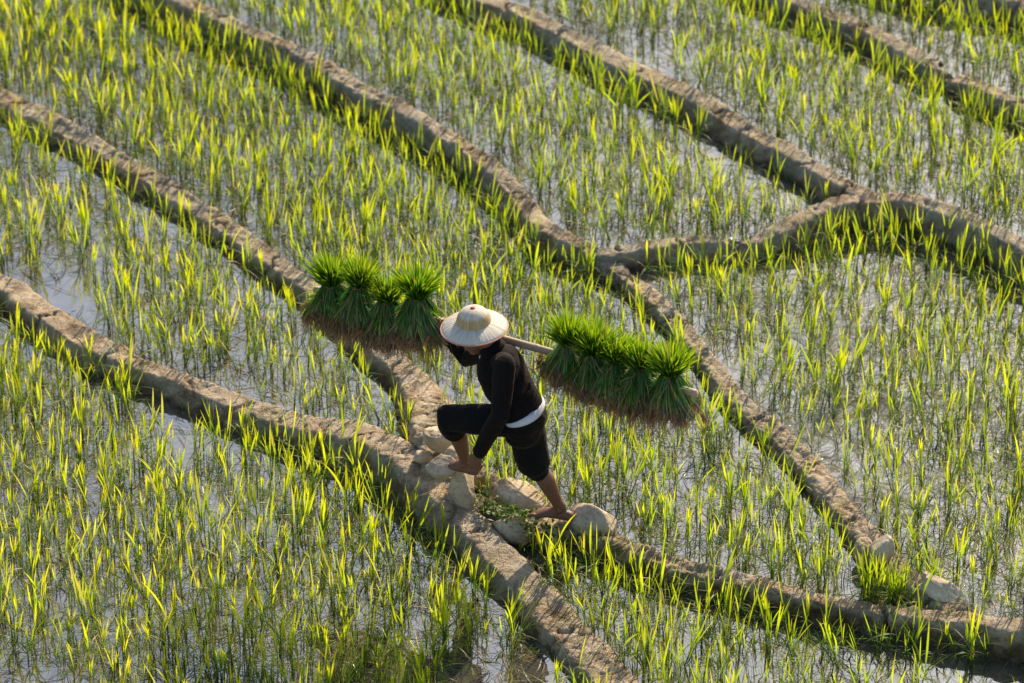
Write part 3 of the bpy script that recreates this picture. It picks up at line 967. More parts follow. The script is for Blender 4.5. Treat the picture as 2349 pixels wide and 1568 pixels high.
for k, (x, y, z, n, sp) in enumerate([(1150, 1178, 0.170, 40, .06), (1245, 1235, 0.130, 40, .07), (1130, 1240, 0.070, 30, .05), (1300, 1245, 0.120, 40, .08), (1230, 1200, 0.170, 20, .04), (1360, 1240, 0.130, 30, .07), (1095, 1120, 0.180, 25, .05), (1200, 1250, 0.060, 50, .08), (2110, 1395, 0.170, 60, .07), (2060, 1330, 0.220, 30, .05)]):
    wl.append(grassy(x, y, z, n, sp, 340 + k))
V, Fq, A = join(wl)
o = link('stone_weeds', quads_mesh('stone_weeds', V, Fq, A), M_WEED)
tag(o, 'small leafy weeds and grass growing between the stepping stones', 'weeds', kind='stuff')

# a dry twig by the stones
def tube_mesh(name, pts, rad, seg=8):
    bm = bmesh.new()
    tube(bm, [np.array(p, float) for p in pts], [(r_, r_) for r_ in rad], None, seg)
    me = bpy.data.meshes.new(name)
    bm.to_mesh(me); bm.free()
    return me

def tube(bm, pts, rad, side=None, seg=14, round_ends=True):
    """Closed tube through pts; rad = (half width along side, half width across) at each point."""
    pts = [np.asarray(p, float) for p in pts]
    n = len(pts)
    tg = []
    for i in range(n):
        t = pts[min(i + 1, n - 1)] - pts[max(i - 1, 0)]
        tg.append(t / (np.linalg.norm(t) + 1e-9))
    ref = np.array([0.31, 0.55, 0.77]) if side is None else np.asarray(side, float)
    rows = []
    def ring(c, t, a, b):
        u_ = ref - (ref @ t) * t
        u_ /= np.linalg.norm(u_) + 1e-9
        v_ = np.cross(t, u_)
        return [bm.verts.new(c + u_ * a * math.cos(k * 2 * math.pi / seg) + v_ * b * math.sin(k * 2 * math.pi / seg)) for k in range(seg)]
    if round_ends:
        a, b = rad[0]; m_ = min(a, b)
        for ang in (75, 50, 25):
            k = math.radians(ang)
            rows.append(ring(pts[0] - tg[0] * m_ * math.sin(k), tg[0], a * math.cos(k), b * math.cos(k)))
    for p, t, (a, b) in zip(pts, tg, rad):
        rows.append(ring(p, t, a, b))
    if round_ends:
        a, b = rad[-1]; m_ = min(a, b)
        for ang in (25, 50, 75):
            k = math.radians(ang)
            rows.append(ring(pts[-1] + tg[-1] * m_ * math.sin(k), tg[-1], a * math.cos(k), b * math.cos(k)))
    for r0, r1 in zip(rows[:-1], rows[1:]):
        for k in range(seg):
            bm.faces.new((r0[k], r0[(k + 1) % seg], r1[(k + 1) % seg], r1[k]))
    bm.faces.new(rows[0][::-1])
    bm.faces.new(rows[-1])

def blob(bm, c, axes, sub=3):
    """ellipsoid: axes = three vectors (semi-axes)"""
    r = bmesh.ops.create_icosphere(bm, subdivisions=sub, radius=1.0)
    Mx = np.array(axes).T
    for v in r['verts']:
        v.co = Vector(np.asarray(c) + Mx @ np.array(v.co))

tw = link('twig', tube_mesh('twig', [at_z(1195, 1246, .11), at_z(1215, 1236, .13), at_z(1245, 1223, .165)], [.006, .005, .003]), M_TIE)
tag(tw, 'thin dry twig lying in front of the low earthy stone', 'twig')

# ------------------------------------------------------------------ the carrier
YAW = math.radians(28)
FW = np.array([-math.cos(YAW), math.sin(YAW), 0.0])          # the way he walks
LF = np.cross([0, 0, 1], FW)                                # his left, towards the camera
UPV = np.array([0, 0, 1.0])
FOOT_R = at_z(1270, 1195, .165)
PLANE = LF @ FOOT_R + 0.20
def jt(x, y, b):
    k = ray(x, y)
    return CAM + k * ((PLANE + b - LF @ CAM) / (LF @ k))

r_ank = jt(1285, 1164, -.19); r_knee = jt(1222, 1062, -.08); r_hip = jt(1205, 966, -.04)
l_hip = jt(1190, 968, .11); l_knee = jt(1031, 958, .14); l_ank = jt(1069, 1058, -.05)
pelvis = jt(1200, 960, .03); hem = jt(1194, 938, .03); waist = jt(1185, 918, .03)
mid = jt(1163, 880, .02); chest = jt(1148, 845, .01); upper = jt(1137, 815, .0); neck = jt(1127, 794, 0)
head = jt(1092, 769, 0)
l_sh = jt(1158, 838, .14); l_el = jt(1147, 952, .245); l_wr = jt(1096, 1044, .235)
r_sh = jt(1124, 803, -.13); r_el = jt(1069, 820, -.21); r_wr = jt(1022, 768, -.155)
print('joints', {k: np.round(v, 2).tolist() for k, v in dict(r_ank=r_ank, l_ank=l_ank, pelvis=pelvis, neck=neck, head=head).items()})

def finish(name, bm, mat, parent, voxel=0.005, smooth=4, disp=None):
    me = bpy.data.meshes.new(name)
    bmesh.ops.recalc_face_normals(bm, faces=bm.faces[:])
    bm.to_mesh(me); bm.free()
    o = link(name, me, mat, parent)
    m = o.modifiers.new('union', 'REMESH')
    m.mode = 'VOXEL'; m.voxel_size = voxel; m.use_smooth_shade = True
    if smooth:
        m = o.modifiers.new('soften', 'SMOOTH'); m.factor = 0.5; m.iterations = smooth
    if disp:
        for k, (sc, st) in enumerate(disp):
            t = bpy.data.textures.new(name + '_folds', 'CLOUDS'); t.noise_scale = sc; t.noise_depth = 2
            m = o.modifiers.new('folds', 'DISPLACE'); m.texture = t; m.strength = st; m.mid_level = 0.5; m.texture_coords = 'LOCAL'
    return o

man = empty('person', (float(pelvis[0]), float(pelvis[1]), 0.16))
tag(man, 'barefoot person in black climbing the stones with a carrying pole', 'person')

# --- body (skin)
bm = bmesh.new()
hf = unit(FW * 0.86 - UPV * 0.46 + LF * 0.12)                # where the face points
hs = unit(np.cross(hf, UPV)); hu = np.cross(hs, hf)           # hs = his right
blob(bm, head + hu * .020 - hf * .012, (hs * .072, hf * .092, hu * .088), 4)
blob(bm, head + hf * .030 - hu * .045, (hs * .056, hf * .058, hu * .062), 3)
blob(bm, head + hf * .060 - hu * .083, (hs * .028, hf * .026, hu * .022), 3)      # chin
tube(bm, [head + hf * .078 + hu * .012, head + hf * .093 - hu * .010, head + hf * .098 - hu * .026], [(.007, .007), (.009, .009), (.012, .009)], hs, 10)   # nose
blob(bm, head + hf * .078 - hu * .052, (hs * .020, hf * .009, hu * .007), 2)      # lips
blob(bm, head + hf * .080 + hu * .018, (hs * .048, hf * .010, hu * .007), 2)      # brow
for k in (-1, 1):
    blob(bm, head + hs * .073 * k - hf * .012 - hu * .015, (hs * .009, hf * .018, hu * .030), 2)   # ears
tube(bm, [upper + UPV * .0, neck + UPV * .01, head - hu * .03 - hf * .02], [(.055, .055), (.052, .055), (.050, .058)], LF, 16)
tube(bm, [pelvis, waist, mid, chest, upper], [(.09, .07), (.10, .08), (.10, .08), (.10, .075), (.06, .05)], LF, 18)
def limb(pts, rad, seg=14):
    tube(bm, pts, [(r_, r_) if not isinstance(r_, tuple) else r_ for r_ in rad], LF, seg)
def lerp(a, b, t):
    return a + (b - a) * t
limb([l_sh, lerp(l_sh, l_el, .5), l_el, lerp(l_el, l_wr, .35), l_wr], [.046, .044, .038, .038, .024])
limb([r_sh, lerp(r_sh, r_el, .5), r_el, lerp(r_el, r_wr, .35), r_wr], [.046, .044, .038, .038, .025])
# legs: calf fuller behind, slim ankle
rc = unit(np.cross(LF, r_knee - r_ank)); lc = unit(np.cross(LF, l_knee - l_ank))
if rc @ FW > 0: rc = -rc
if lc @ FW > 0: lc = -lc
limb([pelvis, lerp(pelvis, r_hip, .7), r_knee, lerp(r_knee, r_ank, .18) + rc * .008, lerp(r_knee, r_ank, .38) + rc * .016, lerp(r_knee, r_ank, .62) + rc * .008, lerp(r_knee, r_ank, .85), r_ank], [.06, .05, .046, .048, .052, .043, .033, .034], 18)
limb([pelvis, lerp(pelvis, l_hip, .7), l_knee, lerp(l_knee, l_ank, .18) + lc * .008, lerp(l_knee, l_ank, .40) + lc * .014, lerp(l_knee, l_ank, .64) + lc * .008, lerp(l_knee, l_ank, .86), l_ank], [.06, .05, .046, .048, .052, .042, .033, .034], 18)
def foot(ank, sole_z, fdir, mside, length=.215, roll=0.0):
    """fdir = toe direction, mside = unit vector towards the big toe; sole at sole_z under the ankle"""
    g = np.array([ank[0], ank[1], sole_z])
    heel = g - fdir * .048 + UPV * .030
    tube(bm, [heel, g + fdir * .01 + UPV * .036, g + fdir * .07 + UPV * .031, g + fdir * .125 + UPV * .020 + mside * .004], [(.030, .030), (.033, .034), (.039, .026), (.044, .016)], mside, 16)
    tube(bm, [ank, g + UPV * .05 + fdir * .015, g + fdir * .06 + UPV * .040], [(.034, .036), (.034, .036), (.028, .020)], mside, 14)
    blob(bm, g + UPV * .072 + mside * .030, (mside * .012, fdir * .015, UPV * .016), 2)
    blob(bm, g + UPV * .066 - mside * .030, (mside * .012, fdir * .015, UPV * .016), 2)
    for k, (off, le, ra) in enumerate([(.034, .050, .0125), (.013, .052, .0090), (-.005, .046, .0085), (-.021, .039, .0080), (-.036, .031, .0080)]):
        b0 = g + fdir * (.118 - .008 * k) + mside * off + UPV * .016
        tube(bm, [b0, b0 + fdir * le * .5 + UPV * .006 + mside * .002, b0 + fdir * le - UPV * .004], [(ra, ra), (ra * 1.02, ra), (ra * .95, ra * .85)], mside, 10)
rf_dir = unit(at_z(1232, 1178, .18) - at_z(1300, 1189, .18)); rf_dir[2] = 0; rf_dir = unit(rf_dir)
foot(r_ank, float(r_ank[2]) - .078, rf_dir, np.cross(UPV, rf_dir))
lf_dir = unit(FW + LF * 0.05)
foot(l_ank, float(l_ank[2]) - .078, lf_dir, -np.cross(UPV, lf_dir))
# left hand: loose fist hanging, back of the hand outwards
hd = unit(unit(l_wr - l_el) * .8 - UPV * .35)
back = unit(LF - (LF @ hd) * hd); across = np.cross(back, hd)
if across @ FW < 0: across = -across
pe = l_wr + hd * .084
tube(bm, [l_wr - hd * .01, l_wr + hd * .035, pe], [(.025, .020), (.036, .019), (.040, .016)], across, 14)
for k, (off, le) in enumerate([(.030, .92), (.010, 1.0), (-.010, .95), (-.029, .78)]):
    b0 = pe + across * off + back * .003
    p1 = b0 + (hd * .026 - back * .022) * le
    p2 = p1 + (-back * .024 - hd * .004 - across * .004) * le
    p3 = p2 + (-back * .004 - hd * .018) * le
    tube(bm, [b0, p1, p2, p3], [(.0105, .0105), (.0092, .0092), (.0085, .0085), (.0075, .0075)], across, 10)
t0_ = l_wr + hd * .028 + across * .028
tube(bm, [t0_, t0_ + hd * .028 + across * .016 - back * .010, t0_ + hd * .052 + across * .010 - back * .022, t0_ + hd * .070 - across * .002 - back * .026], [(.014, .014), (.0115, .0115), (.0105, .0105), (.009, .009)], back, 10)
# right hand: fist closed round the pole
POLE_L = jt(722, 664, -.19); POLE_R = jt(1598, 904, -.085)
pd = unit(POLE_R - POLE_L)
tt = (r_wr - POLE_L) @ pd
grip = POLE_L + pd * (tt - .010)
pv = unit(np.cross(pd, UPV)); 
if pv @ LF < 0: pv = -pv                                      # towards the camera
pu = np.cross(pd, pv)
if pu[2] < 0: pu = -pu
PR = .0215
tube(bm, [r_wr, lerp(r_wr, grip - pu * .030 + pv * .012, .6), grip - pu * .022 + pv * .026], [(.026, .022), (.036, .020), (.038, .016)], pd, 14)
for k, off in enumerate((-.033, -.012, .009, .029)):
    arc = []
    for a_ in (-35, 0, 35, 75, 115, 150):
        A_ = math.radians(a_)
        rr = PR + .009
        arc.append(grip + pd * off + pv * math.cos(A_) * rr + pu * math.sin(A_) * rr)
    tube(bm, arc, [(.0115, .0100), (.0108, .0098), (.0110, .0105), (.0100, .0095), (.0095, .0090), (.0085, .0085)], pd, 10)
A0 = grip + pd * .034
tube(bm, [A0 - pu * .025, A0 + pd * .006 - pv * .018 - pu * .018, A0 - pd * .002 - pv * .030 + pu * .004, A0 - pd * .018 - pv * .024 + pu * .020], [(.014, .014), (.012, .012), (.011, .011), (.009, .009)], pd, 10)
body = finish('body', bm, M_SKIN, man, 0.0042, 3)

# eyes and hair
for k in (-1, 1):
    b2 = bmesh.new()
    blob(b2, head + hf * .079 + hs * .030 * k + hu * .004, (hs * .011, hf * .007, hu * .006), 3)
    me = bpy.data.meshes.new('eye'); b2.to_mesh(me); b2.free()
    link('eye', me, M_HAIR, man)
bm = bmesh.new()
blob(bm, head + hu * .024 - hf * .020, (hs * .074, hf * .086, hu * .080), 4)
for v in list(bm.verts):
    q = np.array(v.co) - head
    if q @ hf > .050 or q @ hu < .004:
        bm.verts.remove(v)
me = bpy.data.meshes.new('hair'); bm.to_mesh(me); bm.free()
hair = link('hair', me, M_HAIR, man)
hair.modifiers.new('thick', 'SOLIDIFY').thickness = 0.006

# --- jacket
bm = bmesh.new()
tube(bm, [hem, waist, mid, chest, upper, lerp(upper, neck, .75)], [(.150, .118), (.146, .116), (.150, .122), (.160, .118), (.140, .092), (.066, .060)], LF, 28)
blob(bm, lerp(upper, l_sh, .72) + UPV * .0, (LF * .062, FW * .064, UPV * .058), 3)
blob(bm, lerp(upper, r_sh, .72), (LF * .062, FW * .062, UPV * .056), 3)
tube(bm, [l_sh, lerp(l_sh, l_el, .3), lerp(l_sh, l_el, .65), l_el, lerp(l_el, l_wr, .3), lerp(l_el, l_wr, .65), lerp(l_el, l_wr, .90)],
     [(.062, .062), (.062, .060), (.057, .056), (.054, .054), (.052, .050), (.047, .046), (.044, .043)], LF, 18)
tube(bm, [r_sh, lerp(r_sh, r_el, .5), r_el, lerp(r_el, r_wr, .4), lerp(r_el, r_wr, .85)],
     [(.062, .062), (.058, .058), (.056, .056), (.048, .048), (.041, .041)], LF, 18)
jacket = finish('jacket', bm, M_BLACK, man, 0.007, 5, [(.12, .016), (.04, .003)])
# stand collar
nd = unit(lerp(neck, head, .5) - upper)
bm = bmesh.new()
rows = []
cn = lerp(upper, neck, .62)
e1 = unit(LF - (LF @ nd) * nd); e2 = np.cross(nd, e1)
for h_, r_ in ((-.014, .080), (.002, .074), (.016, .071), (.028, .071)):
    rows.append([bm.verts.new(cn + nd * h_ + e1 * r_ * math.cos(a_) + e2 * r_ * .98 * math.sin(a_)) for a_ in np.linspace(0, 2 * math.pi, 40, endpoint=False)])
for a_, b_ in zip(rows[:-1], rows[1:]):
    for k in range(40):
        bm.faces.new((a_[k], a_[(k + 1) % 40], b_[(k + 1) % 40], b_[k]))
me = bpy.data.meshes.new('collar'); bm.to_mesh(me); bm.free()
co = link('collar', me, M_BLACK, jacket)
co.matrix_parent_inverse = Matrix.Identity(4)
co.modifiers.new('thick', 'SOLIDIFY').thickness = 0.005
# knot buttons down the front
for k in range(7):
    t = k / 6.0
    c = jt(1102 - 5 * math.sin(t * 3.1) + 14 * t * t, 818 + 88 * t, .03)
    b2 = bmesh.new()
    blob(b2, c, ((.007, 0, 0), (0, .007, 0), (0, 0, .007)), 2)
    me = bpy.data.meshes.new('button'); b2.to_mesh(me); b2.free()
    bo = link('button', me, M_BLACK, jacket)
    bo.matrix_parent_inverse = Matrix.Identity(4)
c = jt(1101, 821, .05)
me = tube_mesh('collar_toggle', [c + UPV * .012, c, c - UPV * .013], [.004, .005, .004])
ct = link('collar_toggle', me, M_WHITE, jacket)
ct.matrix_parent_inverse = Matrix.Identity(4)
ct['label'] = 'small white toggle hanging at the throat'

# --- white undershirt hem showing between jacket and trousers
bm = bmesh.new()
wd_ = unit(hem - pelvis)
wax = unit(wd_ + FW * 0.10)
e1 = unit(LF - (LF @ wax) * wax); e2 = np.cross(wax, e1)
rows = []
for h_, ra, rb in ((-.022, .150, .126), (-.013, .153, .129), (-.002, .152, .127), (.010, .142, .115)):
    rows.append([bm.verts.new(hem + wax * (.004 + (h_ - .012) * (.25 + 1.25 * max(0, math.cos(a_ - 0.9)) ** .8)) + e1 * ra * math.cos(a_) + e2 * rb * math.sin(a_)) for a_ in np.linspace(0, 2 * math.pi, 64, endpoint=False)])
for a_, b_ in zip(rows[:-1], rows[1:]):
    for k in range(64):
        bm.faces.new((a_[k], a_[(k + 1) % 64], b_[(k + 1) % 64], b_[k]))
me = bpy.data.meshes.new('undershirt_hem'); bm.to_mesh(me); bm.free()
uh = link('undershirt_hem', me, M_WHITE, man)
uh.modifiers.new('thick', 'SOLIDIFY').thickness = 0.005
uh['label'] = 'white undershirt showing under the black jacket'

# --- trousers
bm = bmesh.new()
tube(bm, [hem - wd_ * .03, lerp(hem, pelvis, .6), pelvis - UPV * .02, pelvis - UPV * .075], [(.142, .118), (.152, .128), (.152, .128), (.12, .10)], LF, 26)
tube(bm, [lerp(pelvis, l_hip, .6), lerp(l_hip, l_knee, .35), lerp(l_hip, l_knee, .75), l_knee + (l_knee - l_hip) * .03, lerp(l_knee, l_ank, .14), lerp(l_knee, l_ank, .24)],
     [(.098, .098), (.090, .090), (.082, .082), (.078, .076), (.082, .080), (.074, .074)], LF, 20)
tube(bm, [lerp(pelvis, r_hip, .6) - UPV * .02, lerp(r_hip, r_knee, .4), lerp(r_hip, r_knee, .8), lerp(r_knee, r_ank, .06), lerp(r_knee, r_ank, .17)],
     [(.100, .105), (.098, .102), (.092, .098), (.088, .094), (.062, .066)], LF, 20)
trousers = finish('trousers', bm, M_BLACK2, man, 0.007, 5, [(.10, .018), (.04, .003)])

# ------------------------------------------------------------------ straw hat
HAT_C = jt(1088, 750, 0)
def straw_material(name, c1, c2, streak, low=None):
    m, nt, out = new_mat(name)
    ob = N(nt, 'ShaderNodeTexCoord').outputs['Object']
    sp = N(nt, 'ShaderNodeSeparateXYZ'); nt.links.new(ob, sp.inputs[0])
    at2 = N(nt, 'ShaderNodeMath', operation='ARCTAN2')
    nt.links.new(sp.outputs[1], at2.inputs[0]); nt.links.new(sp.outputs[0], at2.inputs[1])
    cb = N(nt, 'ShaderNodeCombineXYZ')
    ml = N(nt, 'ShaderNodeMath', operation='MULTIPLY'); ml.inputs[1].default_value = streak
    nt.links.new(at2.outputs[0], ml.inputs[0]); nt.links.new(ml.outputs[0], cb.inputs[0])
    ln = N(nt, 'ShaderNodeVectorMath', operation='LENGTH'); nt.links.new(ob, ln.inputs[0])
    m2 = N(nt, 'ShaderNodeMath', operation='MULTIPLY'); m2.inputs[1].default_value = 6.0
    nt.links.new(ln.outputs['Value'], m2.inputs[0]); nt.links.new(m2.outputs[0], cb.inputs[1])
    n1 = noise_tex(nt, 1.0, 3, 0.7, cb.outputs[0])
    c = mix(nt, ramp(nt, n1, [(0.34, (0, 0, 0)), (0.62, (1, 1, 1))]), c1, c2)
    if low:      # the lower half of the crown is woven from golden leaf
        hz = N(nt, 'ShaderNodeMath', operation='MULTIPLY_ADD'); hz.inputs[1].default_value = 0.02
        nt.links.new(n1, hz.inputs[0]); nt.links.new(sp.outputs[2], hz.inputs[2])
        lo_ = mix(nt, ramp(nt, n1, [(0.34, (0, 0, 0)), (0.62, (1, 1, 1))]), low[0], low[1])
        c = mix(nt, ramp(nt, hz.outputs[0], [(0.088, (1, 1, 1)), (0.104, (0, 0, 0))]), c, lo_)
    b = N(nt, 'ShaderNodeBsdfPrincipled')
    nt.links.new(c, b.inputs['Base Color'])
    b.inputs['Roughness'].default_value = 0.65
    b.inputs['Specular IOR Level'].default_value = 0.25
    bp = N(nt, 'ShaderNodeBump'); bp.inputs['Distance'].default_value = 0.0025
    nt.links.new(n1, bp.inputs['Height']); nt.links.new(bp.outputs[0], b.inputs['Normal'])
    nt.links.new(b.outputs[0], out.inputs[0])
    return m
M_HAT = straw_material('pale_palm_leaf', (0.44, 0.39, 0.30), (0.70, 0.65, 0.55), 26.0)
M_CROWN = straw_material('two_tone_palm_leaf', (0.46, 0.40, 0.30), (0.70, 0.64, 0.53), 22.0, ((0.34, 0.23, 0.10), (0.55, 0.41, 0.21)))
M_TRIM = simple_material('pink_rim_binding', (0.55, 0.25, 0.17), 0.7, 0.25, 80)
M_RED = simple_material('red_thread', (0.50, 0.05, 0.08), 0.7, 0.2, 90)

hat = empty('straw_hat', tuple(float(a) for a in HAT_C))
tag(hat, 'pale straw sun hat with round crown, wide brim and red top knot', 'hat')
hax = unit(UPV + FW * 0.05 + LF * 0.05)
hq = Vector(hax).to_track_quat('Z', 'X').to_matrix().to_4x4()
def lathe(name, prof, mat, seg=180, ripple=0.0, thick=0.003, seed=0):
    r = np.random.default_rng(seed)
    rip = r.normal(0, 1, seg)
    bm = bmesh.new()
    rows = []
    for (rad, z) in prof:
        if rad < 1e-4:
            rows.append([bm.verts.new((0, 0, z))])
            continue
        rows.append([bm.verts.new(((rad + 0.0) * math.cos(2 * math.pi * k / seg), rad * math.sin(2 * math.pi * k / seg), z + ripple * rip[k] * rad / 0.18)) for k in range(seg)])
    for a_, b_ in zip(rows[:-1], rows[1:]):
        for k in range(seg):
            if len(a_) == 1:
                bm.faces.new((a_[0], b_[k], b_[(k + 1) % seg]))
            elif len(b_) == 1:
                bm.faces.new((a_[k], b_[0], a_[(k + 1) % seg]))
            else:
                bm.faces.new((a_[k], b_[k], b_[(k + 1) % seg], a_[(k + 1) % seg]))
    bmesh.ops.recalc_face_normals(bm, faces=bm.faces[:])
    me = bpy.data.meshes.new(name); bm.to_mesh(me); bm.free()
    o = link(name, me, mat)
    o.parent = hat
    o.matrix_local = hq
    if thick:
        o.modifiers.new('thick', 'SOLIDIFY').thickness = thick
    return o
CR, CH, CB = .094, .084, .036            # crown radius, height, base above the rim plane
def dome(t):
    a_ = t * math.pi / 2
    return (CR * math.cos(a_) ** 0.8, CB + CH * math.sin(a_) ** 1.05)
crown = lathe('crown', [(CR * 1.002, CB - .003)] + [dome(t) for t in np.linspace(0.02, 0.985, 26)] + [(0, CB + CH)], M_CROWN, 160, 0.0008, 0.003, 1)
brim = lathe('brim', [(.088, CB + .002), (.094, CB), (.11, CB - .004), (.13, CB - .011), (.15, CB - .020), (.168, CB - .030), (.182, CB - .040)], M_HAT, 200, 0.0012, 0.003, 3)
rim = lathe('rim_binding', [(.1815 + .0042 * math.cos(a_), CB - .041 + .0042 * math.sin(a_)) for a_ in np.linspace(0, 2 * math.pi, 9)], M_TRIM, 120, 0, 0)
knot = lathe('top_knot', [(.015, CB + CH - .004), (.013, CB + CH + .002), (.007, CB + CH + .005), (0, CB + CH + .006)], M_RED, 24, 0, 0)

# ------------------------------------------------------------------ carrying pole
PL = float(np.linalg.norm(POLE_R - POLE_L))
bm = bmesh.new()
pts, rad = [], []
nodes = [0.28, 0.62, 0.95, 1.16, 1.42, 1.70, 1.98, 2.24]
for s_ in np.linspace(0, PL, 160):
    r_ = .0205 + .0015 * (s_ / PL)
    for nd_ in nodes:
        r_ += .0028 * math.exp(-((s_ - nd_) / .008) ** 2) - .0012 * math.exp(-((s_ - nd_ - .02) / .01) ** 2)
    pts.append(POLE_L + pd * s_ - UPV * .020 * (1 - (2 * s_ / PL - 1) ** 2) * -1 * 0.6)
    rad.append((r_, r_))
tube(bm, pts, rad, UPV, 20, round_ends=False)
me = bpy.data.meshes.new('pole'); bm.to_mesh(me); bm.free()
pole = link('carrying_pole', me, M_BAMBOO)
tag(pole, 'thick bamboo pole across the shoulder carrying the seedling bundles', 'pole')

# ------------------------------------------------------------------ seedling bundles hung over the pole
def bundle(px, py, down, up, wide, seed, label, lean=0.0):
    r = np.random.default_rng(1200 + seed)
    k = ray(px, py)
    # the point of the pole under that picture column
    best = min(np.linspace(0, PL, 500), key=lambda s_: abs(to_px(POLE_L + pd * s_)[0] - px))
    base = POLE_L + pd * best
    tie = base + UPV * (0.030 + (to_px(base)[1] - py) / 339.0) + pv * 0.012
    root = empty('seedling_bundle', tuple(float(a) for a in base))
    tag(root, label, 'seedlings', 'bundles of rice seedlings on the carrying pole')
    pdh = unit(pd * [1, 1, 0]); pvh = unit(np.cross(UPV, pdh))
    if pvh @ LF < 0: pvh = -pvh
    # leafy tops fanned out above the tie
    n = 440
    a_ = r.uniform(0, 6.283, n); rr = np.sqrt(r.uniform(0, 1, n))
    hor = np.cos(a_)[:, None] * pdh + np.sin(a_)[:, None] * pvh
    d = unit(UPV + hor * (rr * wide)[:, None] + pdh * lean + r.normal(0, .15, (n, 3)))
    b = tie + hor * (rr * .036)[:, None] - UPV * r.uniform(.0, .04, n)[:, None]
    L = up * np.clip(r.normal(1.0, .18, n), .5, 1.4) * (1 - .20 * rr)
    bend = hor * (rr * r.uniform(.05, .35, n))[:, None] - UPV * (rr * .12)[:, None]
    sd = np.cross(d, r.normal(0, 1, (n, 3)))
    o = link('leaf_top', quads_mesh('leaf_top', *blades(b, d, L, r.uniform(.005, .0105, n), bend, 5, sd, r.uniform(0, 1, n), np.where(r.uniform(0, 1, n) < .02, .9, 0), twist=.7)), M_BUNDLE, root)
    o['kind'] = 'stuff'
    # some stray long blades sticking sideways
    # stems parted over the pole, spreading down before and behind it
    n = 720
    a_ = r.uniform(0, 6.283, n); rr = np.sqrt(r.uniform(0, 1, n))
    lx, ly = np.cos(a_) * rr, np.sin(a_) * rr
    sgn = np.where(ly >= -0.15, 1, -1)
    b = tie + pdh * (lx * .036)[:, None] + pvh * (ly * .036)[:, None] + UPV * r.uniform(-.005, .012, n)[:, None]
    L = down * r.uniform(.78, 1.06, n)
    d = unit(-UPV + pdh * (lx * .64 + r.normal(0, .08, n))[:, None] + pvh * (sgn * .32 + ly * .38 + r.normal(0, .05, n))[:, None])
    bend = pdh * (r.normal(0, .12, n))[:, None] - pvh * (sgn * .20 + ly * .08)[:, None] - UPV * .05
    sd = np.cross(d, r.normal(0, 1, (n, 3)))
    o = link('stems', quads_mesh('stems', *blades(b, d, L, r.uniform(.0035, .0075, n), bend, 6, sd, r.uniform(0, 1, n), 0.0, twist=.6, taper=.9, wmax=.8)), M_STEM, root)
    o['kind'] = 'stuff'
    # loose blades lying over the stems
    m_ = 140
    i = r.integers(0, n, m_)
    b3 = b[i] + d[i] * (L[i] * r.uniform(.05, .5, m_))[:, None] + pvh * .012 * sgn[i][:, None]
    d3 = unit(d[i] + r.normal(0, .55, (m_, 3)))
    o = link('loose_blades', quads_mesh('loose_blades', *blades(b3, d3, r.uniform(.08, .17, m_), r.uniform(.003, .007, m_), -UPV * .35 + 0 * d3, 5, np.cross(d3, r.normal(0, 1, (m_, 3))), r.uniform(0, 1, m_), np.where(r.uniform(0, 1, m_) < .2, .9, 0))), M_BUNDLE, root)
    o['kind'] = 'stuff'
    # root mat: a short dense felt, and ragged hanging tufts
    endp = b + L[:, None] * (d + bend)
    ii = np.repeat(np.arange(n), 2)
    m_ = len(ii)
    b4 = endp[ii] + r.normal(0, .008, (m_, 3)) + UPV * r.uniform(.0, .045, m_)[:, None]
    d4 = unit(-UPV + r.normal(0, .45, (m_, 3)))
    parts = [blades(b4, d4, r.uniform(.03, .065, m_), r.uniform(.004, .0075, m_), r.normal(0, .3, (m_, 3)), 3, np.cross(d4, r.normal(0, 1, (m_, 3))), r.uniform(0, 1, m_), np.where(r.uniform(0, 1, m_) < .4, r.uniform(.3, 1), 0), taper=.8, wmax=.3)]
    for _ in range(38):
        c4 = endp[r.integers(0, n)] + UPV * r.uniform(.0, .05) + pvh * r.uniform(-.005, .02)
        k4 = r.integers(26, 44)
        td_ = unit(-UPV + r.normal(0, .28, 3))
        tl = r.uniform(.06, .15)
        b4 = c4 + r.normal(0, .0085, (k4, 3))
        d4 = unit(td_ + r.normal(0, .16, (k4, 3)))
        dk = r.uniform(0, .8)
        parts.append(blades(b4, d4, tl * r.uniform(.5, 1.05, k4), r.uniform(.0024, .0050, k4), r.normal(0, .20, (k4, 3)) + r.normal(0, .15, 3), 5, np.cross(d4, r.normal(0, 1, (k4, 3))), r.uniform(0, 1, k4), np.clip(dk + r.normal(0, .2, k4), 0, 1), taper=.9, wmax=.3))
    o = link('roots', quads_mesh('roots', *join(parts)), M_ROOT, root)
    o['kind'] = 'stuff'
    # straw tie
    tp = [tie + pdh * math.cos(a_) * .040 + pvh * math.sin(a_) * .040 + UPV * (.002 * math.sin(3 * a_) - .004) for a_ in np.linspace(0, 6.283, 25)]
    bm = bmesh.new(); tube(bm, tp, [(.0045, .007)] * 25, UPV, 8)
    me = bpy.data.meshes.new('straw_tie'); bm.to_mesh(me); bm.free()
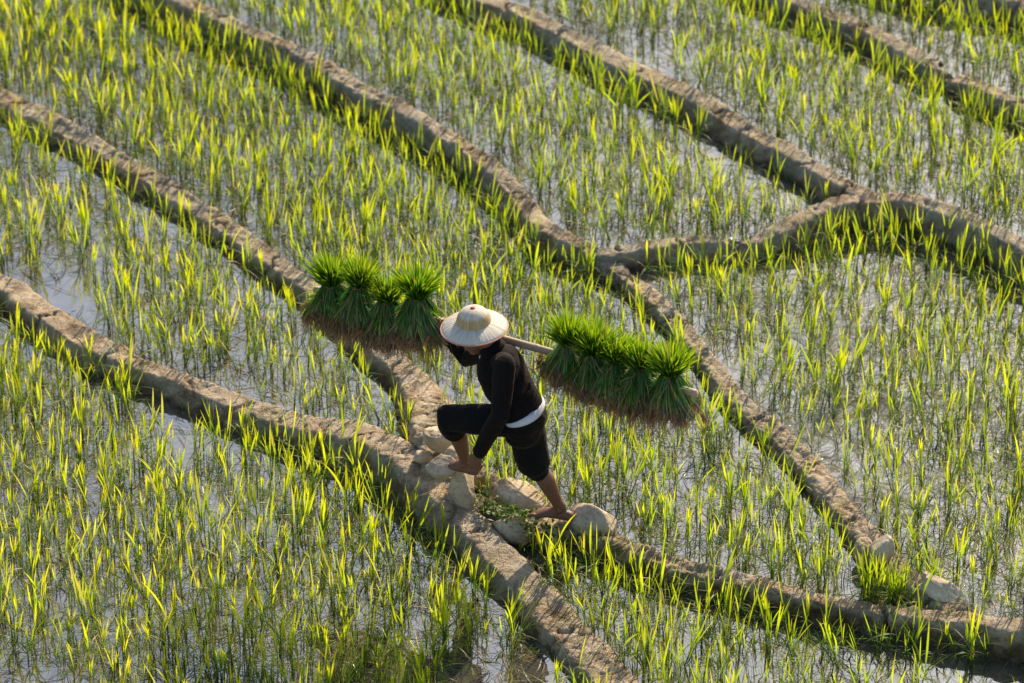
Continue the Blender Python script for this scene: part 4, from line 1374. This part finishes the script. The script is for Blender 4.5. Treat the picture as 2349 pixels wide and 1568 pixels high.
    link('straw_tie', me, M_TIE, root)
    e0 = tie + pvh * .040 + pdh * r.normal(0, .01)
    e1 = e0 + pdh * r.uniform(-.1, .1) - UPV * r.uniform(.05, .12) + pvh * .05
    link('straw_end', tube_mesh('straw_end', [e0, lerp(e0, e1, .5) + pvh * .015 + UPV * .01, e1], [.003, .0025, .0015]), M_TIE, root)
    return root

bundle(764, 660, .240, .200, .50, 1, 'seedling bundle at the far front tip of the pole', -.10)
bundle(828, 664, .275, .190, .34, 2, 'narrow-topped second seedling bundle from the front tip of the pole', .04)
bundle(892, 696, .255, .165, .48, 3, 'low-topped third seedling bundle from the front tip of the pole', -.04)
bundle(960, 688, .280, .205, .58, 4, 'bushy seedling bundle next to the gripping hand', .06)
bundle(1310, 796, .235, .200, .50, 5, 'seedling bundle nearest to the back of the jacket', -.05)
bundle(1362, 818, .250, .205, .62, 6, 'second seedling bundle behind the jacket, splayed wide', .10)
bundle(1412, 834, .265, .185, .60, 7, 'middle seedling bundle of those behind the jacket', .30)
bundle(1470, 850, .275, .170, .44, 8, 'fourth seedling bundle behind the jacket, tied with brown straw', .02)
bundle(1540, 866, .255, .205, .54, 9, 'last seedling bundle by the rear tip of the pole', -.03)

# ------------------------------------------------------------------ water spilling through the gap in the curved bank
sp_ = []
u_ = np.linspace(0, 1, 18); v_ = np.linspace(-1, 1, 9)
pa, pb = at_z(1686, 546, Z4 + .004), at_z(1684, 586, Z4B + .006)
for u1 in u_:
    for v1 in v_:
        c = lerp(pa, pb, u1) * 1.0
        c[2] = Z4 + .004 - (Z4 - Z4B) * smooth01((u1 - .15) / .6)
        c[0] += v1 * (.034 + .016 * u1)
        sp_.append(c + np.array([0, 0, .010 * math.sin(v1 * 7 + u1 * 9) * (0.3 + u1)]))
me = quads_mesh('water_spill', np.array(sp_), grid_faces(18, 9))
ws = link('water_spill', me, simple_material('foaming_water', (0.62, 0.64, 0.66), 0.15, 0.35, 60, 0.6, 0.01))
tag(ws, kind='structure')
